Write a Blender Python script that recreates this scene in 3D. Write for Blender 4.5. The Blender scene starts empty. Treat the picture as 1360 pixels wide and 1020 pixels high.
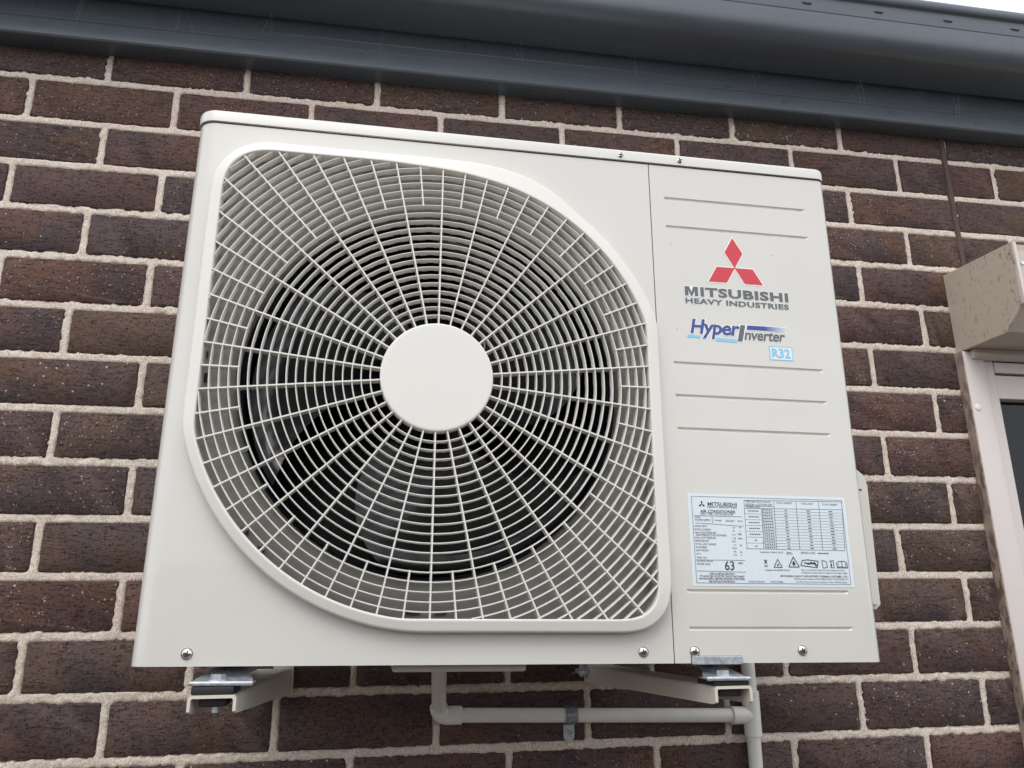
import bpy, bmesh, math, random
import numpy as np
from mathutils import Vector, Matrix
R = math.radians
rnd = random.Random(7)
scene = bpy.context.scene
COL = scene.collection

# ------------------------------------------------------------------ camera
cam_d = bpy.data.cameras.new('camera')
cam = bpy.data.objects.new('camera', cam_d)
COL.objects.link(cam)
rows = [[0.985327, -0.170375, -0.010165], [0.038283, 0.278655, -0.959628], [0.166329, 0.945158, 0.281089]]
cx, cy, cz = [Vector(r) for r in rows]
mw = Matrix(((cx.x, -cy.x, -cz.x), (cx.y, -cy.y, -cz.y), (cx.z, -cy.z, -cz.z))).to_4x4()
mw.translation = (-0.175067, -0.880818, 0.047715)
cam.matrix_world = mw
cam_d.sensor_width = 36
cam_d.lens = 1060.046 / 1360 * 36
cam_d.clip_start = 0.02
cam_d.clip_end = 2000
scene.camera = cam

# ------------------------------------------------------------------ world, sun, exposure
world = bpy.data.worlds.new('World')
scene.world = world
world.use_nodes = True
wn = world.node_tree.nodes
wl = world.node_tree.links
wn.clear()
SUN_EL, SUN_AZ = R(52), R(200)          # azimuth from +Y clockwise seen from above
sky = wn.new('ShaderNodeTexSky')
sky.sky_type = 'NISHITA'
sky.sun_disc = False
sky.sun_elevation = SUN_EL
sky.sun_rotation = SUN_AZ
sky.air_density = 1.0
sky.dust_density = 3.5
sky.ozone_density = 1.0
hs = wn.new('ShaderNodeHueSaturation')
hs.inputs['Saturation'].default_value = 0.5
bg = wn.new('ShaderNodeBackground')
bg.inputs['Strength'].default_value = 0.12
wo = wn.new('ShaderNodeOutputWorld')
wl.new(sky.outputs[0], hs.inputs['Color'])
tcw = wn.new('ShaderNodeTexCoord')
cl = wn.new('ShaderNodeTexNoise'); cl.inputs['Scale'].default_value = 2.2; cl.inputs['Detail'].default_value = 5
wl.new(tcw.outputs['Generated'], cl.inputs['Vector'])
cr = wn.new('ShaderNodeMapRange'); cr.inputs[1].default_value = .3; cr.inputs[2].default_value = .7
cr.inputs[3].default_value = .55; cr.inputs[4].default_value = .9
wl.new(cl.outputs['Fac'], cr.inputs[0])
mx = wn.new('ShaderNodeMix'); mx.data_type = 'RGBA'
wl.new(cr.outputs[0], mx.inputs[0]); wl.new(hs.outputs[0], mx.inputs[6])
mx.inputs[7].default_value = (7.75, 8.05, 8.6, 1)
wl.new(mx.outputs[2], bg.inputs[0])
wl.new(bg.outputs[0], wo.inputs[0])
sun_d = bpy.data.lights.new('sun', 'SUN')
sun_d.energy = 0.6
sun_d.angle = R(35)
sun_d.color = (1.0, 0.94, 0.86)
sun = bpy.data.objects.new('sun', sun_d)
COL.objects.link(sun)
sdir = Vector((math.sin(SUN_AZ) * math.cos(SUN_EL), math.cos(SUN_AZ) * math.cos(SUN_EL), math.sin(SUN_EL)))
sun.rotation_euler = sdir.to_track_quat('Z', 'Y').to_euler()
sun.location = (0, -3, 5)
vs = scene.view_settings
vs.view_transform = 'Standard'
vs.look = 'None'
vs.gamma = 1
vs.use_curve_mapping = False
vs.exposure = 0.80

# ------------------------------------------------------------------ helpers
def mat(name, color=(.5, .5, .5), rough=.5, metal=0.0, spec=.5, coat=0.0):
    m = bpy.data.materials.new(name)
    m.use_nodes = True
    b = m.node_tree.nodes['Principled BSDF']
    b.inputs['Base Color'].default_value = (*color, 1)
    b.inputs['Roughness'].default_value = rough
    b.inputs['Metallic'].default_value = metal
    b.inputs['Specular IOR Level'].default_value = spec
    b.inputs['Coat Weight'].default_value = coat
    return m

class NT:
    def __init__(s, m):
        s.t = m.node_tree; s.n = s.t.nodes; s.l = s.t.links; s.b = s.n['Principled BSDF']
    def node(s, typ, **kw):
        n = s.n.new(typ)
        for k, v in kw.items():
            if k.startswith('i_'):
                key = k[2:]
                key = int(key) if key.isdigit() else key
                n.inputs[key].default_value = v
            else:
                setattr(n, k, v)
        return n
    def link(s, a, b): s.l.new(a, b)
    def pos(s, scale=(1, 1, 1), seed=None):
        g = s.node('ShaderNodeNewGeometry')
        mp = s.node('ShaderNodeMapping'); mp.inputs['Scale'].default_value = scale
        s.link(g.outputs['Position'], mp.inputs['Vector'])
        if seed:
            oi = s.node('ShaderNodeObjectInfo')
            ml = s.node('ShaderNodeMath', operation='MULTIPLY'); ml.inputs[1].default_value = seed
            s.link(oi.outputs['Random'], ml.inputs[0])
            cb = s.node('ShaderNodeCombineXYZ')
            s.link(ml.outputs[0], cb.inputs[1]); s.link(ml.outputs[0], cb.inputs[2])
            s.link(cb.outputs[0], mp.inputs['Location'])
        return mp.outputs[0]
    def noise(s, vec, scale, detail=4, rough=.55):
        n = s.node('ShaderNodeTexNoise'); n.inputs['Scale'].default_value = scale
        n.inputs['Detail'].default_value = detail; n.inputs['Roughness'].default_value = rough
        s.link(vec, n.inputs['Vector']); return n.outputs['Fac']
    def voro(s, vec, scale, rand=1.0):
        n = s.node('ShaderNodeTexVoronoi'); n.inputs['Scale'].default_value = scale
        n.inputs['Randomness'].default_value = rand
        s.link(vec, n.inputs['Vector']); return n
    def ramp(s, fac, stops):
        n = s.node('ShaderNodeValToRGB')
        e = n.color_ramp.elements
        while len(e) < len(stops): e.new(.5)
        for el, (p, c) in zip(e, stops):
            el.position = p; el.color = (*c, 1) if len(c) == 3 else c
        s.link(fac, n.inputs[0]); return n.outputs[0]
    def mix(s, fac, a, b, blend='MIX'):
        n = s.node('ShaderNodeMix', data_type='RGBA', blend_type=blend)
        if isinstance(fac, (int, float)): n.inputs[0].default_value = fac
        else: s.link(fac, n.inputs[0])
        for v, k in ((a, 6), (b, 7)):
            if isinstance(v, tuple): n.inputs[k].default_value = (*v, 1)
            else: s.link(v, n.inputs[k])
        return n.outputs[2]
    def math(s, op, a, b=0.0, clamp=False):
        n = s.node('ShaderNodeMath', operation=op, use_clamp=clamp)
        for v, k in ((a, 0), (b, 1)):
            if isinstance(v, (int, float)): n.inputs[k].default_value = v
            else: s.link(v, n.inputs[k])
        return n.outputs[0]
    def mr(s, v, a, b, c=0.0, d=1.0):
        n = s.node('ShaderNodeMapRange'); n.inputs[1].default_value = a; n.inputs[2].default_value = b
        n.inputs[3].default_value = c; n.inputs[4].default_value = d
        s.link(v, n.inputs[0]); return n.outputs[0]
    def bump(s, h, dist=.001, strength=1.0, prev=None):
        n = s.node('ShaderNodeBump'); n.inputs['Distance'].default_value = dist
        n.inputs['Strength'].default_value = strength
        s.link(h, n.inputs['Height'])
        if prev is not None: s.link(prev, n.inputs['Normal'])
        return n.outputs[0]

def obj(name, me, parent=None, m=None):
    o = bpy.data.objects.new(name, me)
    COL.objects.link(o)
    if parent is not None: o.parent = parent
    if m is not None and me is not None and not me.materials: me.materials.append(m)
    return o

def mesh(name, verts, faces, smooth=None):
    me = bpy.data.meshes.new(name)
    me.from_pydata([tuple(v) for v in verts], [], faces)
    me.validate()
    if smooth is not None: smooth_me(me, smooth)
    me.update()
    return me

def smooth_me(me, ang=30):
    me.polygons.foreach_set('use_smooth', [True] * len(me.polygons))
    me.set_sharp_from_angle(angle=R(ang))

def bmesh_to(name, bm, smooth=None):
    bmesh.ops.recalc_face_normals(bm, faces=bm.faces)
    me = bpy.data.meshes.new(name)
    bm.to_mesh(me); bm.free()
    if smooth is not None: smooth_me(me, smooth)
    return me

def empty(name, loc=(0, 0, 0)):
    o = bpy.data.objects.new(name, None); COL.objects.link(o); o.location = loc
    o.empty_display_size = .05
    return o

def tag(o, label=None, cat=None, group=None, kind=None):
    if label: o['label'] = label
    if cat: o['category'] = cat
    if group: o['group'] = group
    if kind: o['kind'] = kind
    return o

def add_box(bm, lo, hi, bev=0.0, seg=2):
    r = bmesh.ops.create_cube(bm, size=1)
    for v in r['verts']:
        v.co = Vector([(lo[i] + hi[i]) / 2 + v.co[i] * (hi[i] - lo[i]) for i in range(3)])
    if bev > 0:
        es = list({e for v in r['verts'] for e in v.link_edges})
        bmesh.ops.bevel(bm, geom=es, offset=bev, segments=seg, profile=.5, affect='EDGES', clamp_overlap=True)

def box(name, lo, hi, m, parent=None, bev=0.0, seg=2):
    bm = bmesh.new(); add_box(bm, lo, hi, bev, seg)
    return obj(name, bmesh_to(name, bm, 35 if bev else None), parent, m)

def add_tube(bm, p0, p1, r0, r1=None, n=28, caps=True):
    r1 = r0 if r1 is None else r1
    p0, p1 = Vector(p0), Vector(p1)
    q = (p1 - p0).to_track_quat('Z', 'Y')
    a = [bm.verts.new(p0 + q @ Vector((r0 * math.cos(2 * math.pi * i / n), r0 * math.sin(2 * math.pi * i / n), 0))) for i in range(n)]
    b = [bm.verts.new(p1 + q @ Vector((r1 * math.cos(2 * math.pi * i / n), r1 * math.sin(2 * math.pi * i / n), 0))) for i in range(n)]
    for i in range(n):
        bm.faces.new((a[i], a[(i + 1) % n], b[(i + 1) % n], b[i]))
    if caps:
        bm.faces.new(a[::-1]); bm.faces.new(b)

def add_path_tube(bm, pts, r, n=20):
    pts = [Vector(p) for p in pts]
    prev = None; up = None
    for i, p in enumerate(pts):
        d = (pts[min(i + 1, len(pts) - 1)] - pts[max(i - 1, 0)]).normalized()
        if up is None:
            up = d.orthogonal().normalized()
        up = (up - d * up.dot(d)).normalized()
        s = d.cross(up)
        rr = r[i] if isinstance(r, (list, tuple)) else r
        ring = [bm.verts.new(p + rr * (up * math.cos(2 * math.pi * k / n) + s * math.sin(2 * math.pi * k / n))) for k in range(n)]
        if prev:
            for k in range(n):
                bm.faces.new((prev[k], prev[(k + 1) % n], ring[(k + 1) % n], ring[k]))
        else:
            bm.faces.new(ring[::-1])
        prev = ring
    bm.faces.new(prev)

def extrude_x(name, prof, x0, x1, m, parent=None, smooth=25, nx=1, close=False):
    """profile points (y, z) swept along x"""
    vs_, fs = [], []
    n = len(prof)
    for i in range(nx + 1):
        x = x0 + (x1 - x0) * i / nx
        vs_ += [(x, y, z) for y, z in prof]
    for i in range(nx):
        for k in range(n if close else n - 1):
            a = i * n + k; b = i * n + (k + 1) % n
            fs.append((a, b, b + n, a + n))
    if close:
        fs.append(tuple(range(n))[::-1]); fs.append(tuple(nx * n + k for k in range(n)))
    me = mesh(name, vs_, fs, smooth)
    return obj(name, me, parent, m)

def vnoise(x, z, scale, seed=0):
    """vectorised smooth value noise"""
    x = np.asarray(x) * scale + 1000; z = np.asarray(z) * scale + 1000
    xi = np.floor(x).astype(np.int64); zi = np.floor(z).astype(np.int64)
    fx = x - xi; fz = z - zi
    fx = fx * fx * (3 - 2 * fx); fz = fz * fz * (3 - 2 * fz)
    def h(a, b):
        n = (a * 374761393 + b * 668265263 + seed * 974634777) & 0xffffffff
        n = ((n ^ (n >> 13)) * 1274126177) & 0xffffffff
        return ((n ^ (n >> 16)) & 0xffff) / 65535.0
    return (h(xi, zi) * (1 - fx) + h(xi + 1, zi) * fx) * (1 - fz) + (h(xi, zi + 1) * (1 - fx) + h(xi + 1, zi + 1) * fx) * fz

# ------------------------------------------------------------------ materials
# brick
M_brick = mat('dark_brown_brick', rough=.92, spec=.25)
t = NT(M_brick)
P = t.pos(seed=37.0)
oi = t.node('ShaderNodeObjectInfo')
base = t.ramp(oi.outputs['Random'], [(0, (.074, .043, .037)), (.15, (.062, .042, .041)), (.3, (.084, .048, .039)), (.45, (.057, .041, .041)), (.6, (.075, .049, .038)), (.8, (.068, .043, .040)), (1, (.078, .052, .040))])
n1 = t.noise(P, 9, 3)
c = t.mix(t.mr(n1, .45, .72), base, (.050, .039, .042))
n2 = t.noise(P, 14, 3)
c = t.mix(t.mr(n2, .5, .75, 0, .7), c, (.088, .048, .030))
P2 = t.pos(scale=(1, 1, 1), seed=11.0)
nb = t.noise(P2, 22, 5, .7)
c = t.mix(t.mr(nb, .66, .78, 0, .75), c, (.040, .045, .055))
nf = t.noise(P, 260, 4, .7)
c = t.mix(t.mr(nf, .3, .7, 0, 1), c, t.mix(1.0, c, (2.0, 1.95, 1.95), 'MULTIPLY'))
Ps = t.pos(scale=(.6, 1, 1))
v1 = t.voro(Ps, 400)
pit_mask = t.mr(v1.outputs['Distance'], .28, .42, 1, 0)
pick = t.node('ShaderNodeSeparateColor'); t.link(v1.outputs['Color'], pick.inputs[0])
pm = t.math('MULTIPLY', pit_mask, t.mr(pick.outputs[0], .76, .82))
c = t.mix(t.math('MULTIPLY', pm, .7), c, (.016, .012, .012))
v2 = t.voro(P, 300)
pk2 = t.node('ShaderNodeSeparateColor'); t.link(v2.outputs['Color'], pk2.inputs[0])
sm = t.math('MULTIPLY', t.mr(v2.outputs['Distance'], .22, .36, 1, 0), t.mr(pk2.outputs[1], .955, .965))
c = t.mix(sm, c, (.42, .36, .31))
v3 = t.voro(P, 95)
pk3 = t.node('ShaderNodeSeparateColor'); t.link(v3.outputs['Color'], pk3.inputs[0])
sm3 = t.math('MULTIPLY', t.mr(v3.outputs['Distance'], .10, .17, 1, 0), t.mr(pk3.outputs[1], .90, .92))
c = t.mix(sm3, c, (.50, .44, .38))
t.link(c, t.b.inputs['Base Color'])
drag = t.noise(t.pos(scale=(.28, 1, 1.3), seed=23.0), 210, 4, .7)
c = t.mix(t.mr(drag, .56, .70, 0, .6), c, (.020, .014, .014))
c = t.mix(t.mr(t.noise(t.pos(seed=71.0), 480, 2, .6), .62, .74, 0, .55), c, (.20, .155, .135))
t.link(c, t.b.inputs['Base Color'])
h = t.math('SUBTRACT', t.math('SUBTRACT', t.math('MULTIPLY', nf, .6), t.math('MULTIPLY', t.mr(drag, .54, .7), .7)), t.math('MULTIPLY', pm, 1.3))
nm = t.bump(h, .0016, 1.0)
nm = t.bump(t.noise(t.pos(scale=(.5, 1, 1.0), seed=5.0), 60, 4), .0018, .5, nm)
t.link(nm, t.b.inputs['Normal'])

# mortar
M_mortar = mat('cream_mortar', rough=.95, spec=.2)
t = NT(M_mortar)
P = t.pos()
c = t.mix(t.mr(t.noise(P, 12, 5, .6), .3, .7), (.77, .655, .56), (.85, .75, .655))
c = t.mix(t.mr(t.noise(P, 380, 3, .7), .36, .56, .0, 1), t.mix(1.0, c, (.62, .60, .57), 'MULTIPLY'), c)
t.link(c, t.b.inputs['Base Color'])
nm = t.bump(t.noise(P, 380, 4, .7), .0025, 1.0)
nm = t.bump(t.noise(t.pos(scale=(1.8, 1, .6)), 110, 3, .6), .0016, .55, nm)
t.link(nm, t.b.inputs['Normal'])

M_sealant = mat('brown_sealant', (.078, .048, .040), .8)
t = NT(M_sealant)
t.link(t.bump(t.noise(t.pos(), 60, 4), .002, .6), t.b.inputs['Normal'])

def painted(name, color, rough, var=.05, bump=.0, spec=.5, scale=6, coat=0.0, wavy=False):
    m = mat(name, color, rough, 0, spec, coat)
    bump = 0 if bump == .00008 else bump
    t = NT(m)
    P = t.pos()
    dark = tuple(x * (1 - var) for x in color)
    c = t.mix(t.mr(t.noise(P, scale, 5, .6), .3, .7), color, dark)
    t.link(c, t.b.inputs['Base Color'])
    t.link(t.mr(t.noise(P, scale * 3, 4, .6), .2, .8, rough * .85, rough * 1.15), t.b.inputs['Roughness'])
    if wavy:
        t.link(t.bump(t.noise(t.pos(), 4, 2, .4), .012, .35), t.b.inputs['Normal'])
    if bump:
        t.link(t.bump(t.noise(P, 900, 2, .5), bump, .5), t.b.inputs['Normal'])
    return m
M_panel = painted('white_beige_paint', (.63, .615, .567), .24, .035, .00008, .5, wavy=True, coat=.4)
M_lid = painted('white_beige_lid_paint', (.65, .635, .59), .26, .03, .00008)
M_grille = painted('white_grille_plastic', (.72, .70, .65), .38, .03, .00008)
M_recess_shade = painted('shaded_recess_paint', (.28, .268, .24), .30, .05)  # panel paint darkened: shade behind the grille put into the colour
M_bracket = painted('beige_bracket_paint', (.64, .59, .51), .38, .06)
M_cover = painted('cover_paint', (.62, .60, .54), .35, .03)

def galv(name, color=(.62, .66, .70), rough=.32):
    m = mat(name, color, rough, .65)
    t = NT(m); P = t.pos()
    v = t.voro(P, 160)
    c = t.mix(t.mr(v.outputs['Distance'], .1, .8), color, tuple(x * .72 for x in color))
    t.link(c, t.b.inputs['Base Color'])
    t.link(t.mr(t.noise(P, 120, 4), .3, .7, rough * .7, rough * 1.5), t.b.inputs['Roughness'])
    t.link(t.bump(t.noise(P, 180, 4), .0005, .4), t.b.inputs['Normal'])
    return m
M_galv = galv('galvanised_steel')
M_galv_dark = galv('weathered_galvanised_steel', (.34, .36, .38), .38)
M_screw = mat('screw_steel', (.72, .70, .66), .18, 1.0)
M_recess_dark = mat('screw_recess_dark', (.03, .03, .03), .6)
M_rubber = painted('black_rubber', (.018, .018, .02), .7, .3, .0002)
M_dark = mat('dark_gap', (.015, .015, .016), .6)
M_fan = painted('black_fan_plastic', (.007, .009, .013), .17, .2, 0, .5, 20)
M_liner = mat('dark_glossy_shroud', (.012, .016, .024), .16)
M_coil = painted('dark_coil_fins', (.010, .012, .015), .5, .3)
M_pipe = painted('white_pvc_pipe', (.76, .73, .68), .36, .06, .00008, .5, 14)
M_fitting = painted('white_pvc_fitting', (.78, .755, .71), .34, .05, .00008, .5, 14)
M_white = mat('white_nylon', (.75, .76, .75), .4)

def dirty(name, color, dirt, rough, lo, hi, amt, streak=(1, 1, .35), scale=60, spec=.5):
    m = mat(name, color, rough, 0, spec); t = NT(m)
    P = t.pos(scale=streak)
    n = t.noise(P, scale, 6, .65)
    big = t.mr(t.noise(t.pos(), 7, 3), .35, .65)
    f = t.math('MULTIPLY', t.math('MULTIPLY', t.mr(n, lo, hi), amt), t.math('ADD', t.math('MULTIPLY', big, .7), .3))
    c = t.mix(f, color, dirt)
    c = t.mix(t.mr(t.noise(t.pos(), 4, 4), .3, .7, 0, .25), c, tuple(x * .8 for x in color))
    t.link(c, t.b.inputs['Base Color'])
    return m
M_shut_side = dirty('dirty_beige_shutter_metal', (.56, .47, .38), (.10, .058, .038), .5, .555, .63, .8, (1, 1, .45), 150)
M_shut = dirty('beige_shutter_metal', (.56, .49, .42), (.3, .22, .17), .42, .6, .75, .25)
M_guide_side = dirty('dirty_guide_metal', (.42, .33, .27), (.08, .048, .034), .5, .47, .56, 1.1, (1, 1, .35), 90)
M_frame = dirty('pinkish_white_frame', (.64, .58, .55), (.35, .25, .2), .4, .62, .8, .3, (1, 1, 1), 30)
M_glass = mat('dark_window_glass', (.006, .008, .009), .04, 0, .3)
t = NT(M_glass)
t.link(t.bump(t.noise(t.pos(scale=(1, 1, 2.2)), 9, 3, .6), .004, .35), t.b.inputs['Normal'])
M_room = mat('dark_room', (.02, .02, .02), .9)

def cbond(name, color, rough=.38):
    """dark blue-grey painted steel with faint dust specks and rub marks"""
    m = mat(name, color, rough); t = NT(m)
    P = t.pos()
    c = t.mix(t.mr(t.noise(t.pos(scale=(.35, 1, 1)), 14, 5, .6), .35, .75, 0, .35), color, tuple(min(1, x * 1.35) for x in color))
    v = t.voro(P, 70)
    pk = t.node('ShaderNodeSeparateColor'); t.link(v.outputs['Color'], pk.inputs[0])
    s = t.math('MULTIPLY', t.mr(v.outputs['Distance'], .06, .15, 1, 0), t.mr(pk.outputs[0], .93, .95))
    c = t.mix(t.math('MULTIPLY', s, .35), c, (.35, .34, .31))
    s2 = t.math('MULTIPLY', t.mr(t.noise(t.pos(scale=(1, .3, .3)), 30, 5, .7), .68, .8), .25)
    c = t.mix(s2, c, (.22, .21, .19))
    t.link(c, t.b.inputs['Base Color'])
    t.link(t.mr(t.noise(P, 25, 4), .3, .7, rough * .8, rough * 1.3), t.b.inputs['Roughness'])
    t.link(t.bump(t.noise(t.pos(scale=(.3, 1, 1)), 12, 2), .002, .25), t.b.inputs['Normal'])
    return m
M_gutter = cbond('blue_grey_gutter_steel', (.082, .096, .113), .34)
M_fascia = cbond('blue_grey_fascia_steel', (.076, .091, .108), .33)
M_roof = painted('roof_sheet', (.08, .09, .10), .5, .1)
M_web = mat('cobweb_silk', (.55, .53, .50), .7)

M_ground = mat('concrete_paving', (.36, .33, .29), .85)
t = NT(M_ground)
t.link(t.mix(t.mr(t.noise(t.pos(), 3, 6), .3, .7), (.17, .155, .135), (.12, .11, .095)), t.b.inputs['Base Color'])

# print materials
def ink(name, c, rough=.42): return mat(name, c, rough)
M_red = ink('print_red', (.58, .035, .055))
M_redw = ink('print_white', (.78, .78, .75))
M_grey = ink('print_grey', (.105, .120, .130))
M_blue = ink('print_blue', (.030, .065, .26))
M_cyan = ink('print_cyan', (.22, .55, .78))
M_black = ink('print_black', (.035, .037, .045), .5)
M_label = painted('label_film', (.66, .73, .78), .28, .02)
M_labelw = mat('label_rim_film', (.68, .75, .80), .28)
M_grad = mat('print_blue_fade', (.03, .065, .26), .42)

# ------------------------------------------------------------------ setting: ground
g = obj('ground', mesh('ground', [(-60, -60, -1.5), (60, -60, -1.5), (60, 60, -1.5), (-60, 60, -1.5)], [(0, 1, 2, 3)]), None, M_ground)
tag(g, kind='structure')

# unseen fence added behind the camera: blocks low sky, mirrored softly in paint and glass
fence = empty('added_fence', (0, -2.7, -1.5))
tag(fence, 'unseen timber paling fence added behind the camera to block low sky and be reflected', 'fence')
M_timber = painted('weathered_timber', (.20, .155, .115), .8, .3, 0, .3, 9)
bm = bmesh.new(); add_box(bm, (0, 0, 0), (.098, .016, 1.8))
pal = bmesh_to('paling', bm); pal.materials.append(M_timber)
for k in range(75):
    o = bpy.data.objects.new('paling', pal); COL.objects.link(o); o.parent = fence
    o.location = (-3.8 + k * .104, (.010 if k % 2 else 0), rnd.uniform(-.006, .006))
for zz in (.25, .90, 1.55):
    box('rail', (-3.8, -.055, zz), (4.0, -.002, zz + .07), M_timber, fence)

# ------------------------------------------------------------------ brick wall
D = 0.44234          # wall face distance (y)
Z0 = 1.06096         # bed joint 0
PITCH = .086
wall = empty('brick_wall', (0, D, -1.5))
tag(wall, 'dark brown speckled brick wall with cream mortar joints behind the outdoor unit', 'brick wall')
WX0, WX1 = -2.6, 3.2
OPX0, OPX1, OPZ0, OPZ1 = .975, 2.20, -.66, .60     # window opening
TIX0 = .975

# irregular mortar sheet: fine where seen, coarse beyond
def axis(a, b, fa, fb, fine, coarse):
    l = list(np.arange(a, fa, coarse)) + list(np.arange(fa, fb, fine)) + list(np.arange(fb, b, coarse)) + [b]
    return np.array(sorted(set(np.round(l, 5))))
def dedupe(a, tol):
    out = [a[0]]
    for v in a[1:]:
        if v - out[-1] > tol: out.append(v)
    return np.array(out)
xs = dedupe(np.sort(np.concatenate([axis(WX0, WX1, -.98, 1.34, .0038, .05), [OPX0, OPX1]])), .0006)
zs = dedupe(np.sort(np.concatenate([axis(-1.5, 1.20, -.40, 1.075, .0036, .05), [OPZ0, OPZ1]])), .0006)
X, Z = np.meshgrid(xs, zs)
nz = .5 * vnoise(X, Z, 60, 1) + .3 * vnoise(X, Z, 150, 2) + .35 * vnoise(X, Z, 330, 3)
Y = D + .0016 - (nz - .55) * .0050
nx_, nz_ = len(xs), len(zs)

def put(o, parent=wall):
    o.parent = parent
    o.matrix_parent_inverse = Matrix.Translation((-parent.location.x, -parent.location.y, -parent.location.z))

# body of the wall behind the face, round the opening
bm = bmesh.new()
yb0, yb1 = D + .032, D + .11
add_box(bm, (WX0, yb0, -1.5), (OPX0, yb1, 1.20))
add_box(bm, (OPX1, yb0, -1.5), (WX1, yb1, 1.20))
add_box(bm, (OPX0, yb0, -1.5), (OPX1, yb1, OPZ0))
add_box(bm, (OPX0, yb0, OPZ1), (OPX1, yb1, 1.20))
o = obj('wall_core', bmesh_to('wall_core', bm), None, M_mortar); put(o)

# brick variants
def brick_mesh(seed, L=.230, H=.0752):
    r = random.Random(seed)
    pts = []
    rad = .0026
    def edge(p, q_, n):
        for i in range(n):
            f = i / n
            pts.append([p[0] + (q_[0] - p[0]) * f, p[1] + (q_[1] - p[1]) * f])
    a, b = L / 2, H / 2
    cs = [(-a + rad, -b), (a - rad, -b), (a, -b + rad), (a, b - rad), (a - rad, b), (-a + rad, b), (-a, b - rad), (-a, -b + rad)]
    ns = [26, 2, 9, 2, 26, 2, 9, 2]
    for k in range(8):
        edge(cs[k], cs[(k + 1) % 8], ns[k])
    n = len(pts)
    low = [r.uniform(-1, 1) for _ in range(n)]
    sm = [sum(low[(i + k) % n] for k in range(-3, 4)) / 7 for i in range(n)]
    out = []
    for i, (x, z) in enumerate(pts):
        j = sm[i] * .0016 + r.uniform(-1, 1) * .0007
        l = math.hypot(x / a, z / b)
        out.append((x * (1 + j / a), z * (1 + j / b)))
    vs_ = []
    chip = [max(0, r.gauss(0, 1) - 1.5) * .0012 for _ in range(n)]
    for x, z in out: vs_.append((x, .034, z))
    for x, z in out: vs_.append((x, .0042, z))
    for i, (x, z) in enumerate(out):
        s = .0006 + abs(r.gauss(0, .0004)) + chip[i]
        vs_.append((x * (1 - s / a), .0014 + r.uniform(0, .0005), z * (1 - s / b)))
    for i, (x, z) in enumerate(out):
        s = .0020 + chip[i] * 1.5
        vs_.append((x * (1 - s / a), r.uniform(-.0002, .0002), z * (1 - s / b)))
    fs = []
    for ring in range(3):
        for i in range(n):
            k = (i + 1) % n
            fs.append((ring * n + i, ring * n + k, (ring + 1) * n + k, (ring + 1) * n + i))
    fs.append(tuple(3 * n + i for i in range(n)))
    me = mesh('brick', vs_, fs, 60)
    me.materials.append(M_brick)
    return me
variants = [brick_mesh(s) for s in range(10)]

dz = {1: -.0003, 2: -.0012, 3: .0006, 4: .0032, 5: .0022, 6: .0014, 7: .0005, 8: 0, 9: .0006, 10: -.0008, 11: -.0011, 12: -.0012, 13: -.0007, 14: -.0015}
def bedz(j): return Z0 - PITCH * j + dz.get(j, 0)
MEAS = {0: [-0.673, -0.434, -0.196, 0.044, 0.282, 0.522, 0.763], 1: [-0.794, -0.553, -0.315, -0.075, 0.163, 0.4, 0.646, 0.886, 1.115],
 2: [-0.665, 0.765], 3: [-0.801, -0.561, 0.882], 4: [-0.671, 0.763], 5: [-0.56, 0.888], 6: [-0.677, 0.764], 7: [-0.553, 0.886],
 8: [-0.672, 0.764], 9: [-0.549, 0.886], 10: [-0.671, 0.765], 11: [-0.544, 0.886], 12: [-0.669, -0.434, -0.194, 0.046, 0.522, 0.764],
 13: [-0.546, -0.306, -0.066, 0.175, 0.411, 0.651, 0.887], 14: [-0.194, 0.047, 0.286, 0.522, 0.764]}
CJ0, CJ1 = .9975, 1.0075       # brown sealant joint
bricks = []
for c_ in range(-1, 30):
    ztop = bedz(c_) ; zbot = bedz(c_ + 1)
    js = [0.0467 + (.12 if c_ % 2 else 0) + .24 * k for k in range(-11, 14)]
    js = [min(MEAS.get(c_, []), key=lambda m: abs(m - j)) if MEAS.get(c_) and min(abs(m - j) for m in MEAS[c_]) < .03 else j + rnd.uniform(-.002, .002) for j in js]
    js = [j for j in js if WX0 < j < WX1]
    segs = []
    for a, b in zip(js[:-1], js[1:]):
        segs.append((a + .0055, b - .0055))
    # cut by sealant joint and by opening
    out = []
    zc_ = (ztop + zbot) / 2
    for a, b in segs:
        parts = [(a, b)]
        if zc_ > OPZ1 or zc_ < OPZ0:
            if zc_ > OPZ1:
                np_ = []
                for p, q_ in parts:
                    if p < CJ0 < q_ or p < CJ1 < q_:
                        if CJ0 - p > .02: np_.append((p, CJ0))
                        if q_ - CJ1 > .02: np_.append((CJ1, q_))
                    else: np_.append((p, q_))
                parts = np_
        else:
            np_ = []
            for p, q_ in parts:
                if p < OPX0 - .004: np_.append((p, min(q_, OPX0 - .004)))
                if q_ > OPX1 + .004: np_.append((max(p, OPX1 + .004), q_))
            parts = [w for w in np_ if w[1] - w[0] > .015]
        out += parts
    for a, b in out:
        bricks.append((a, b, zbot + .0061, ztop - .0061, c_))
def vis_key(b):
    x = (b[0] + b[1]) / 2; z = (b[2] + b[3]) / 2
    return math.hypot((x - .15) / 1.2, (z - .42) / 1.0)
bricks.sort(key=vis_key)
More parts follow.
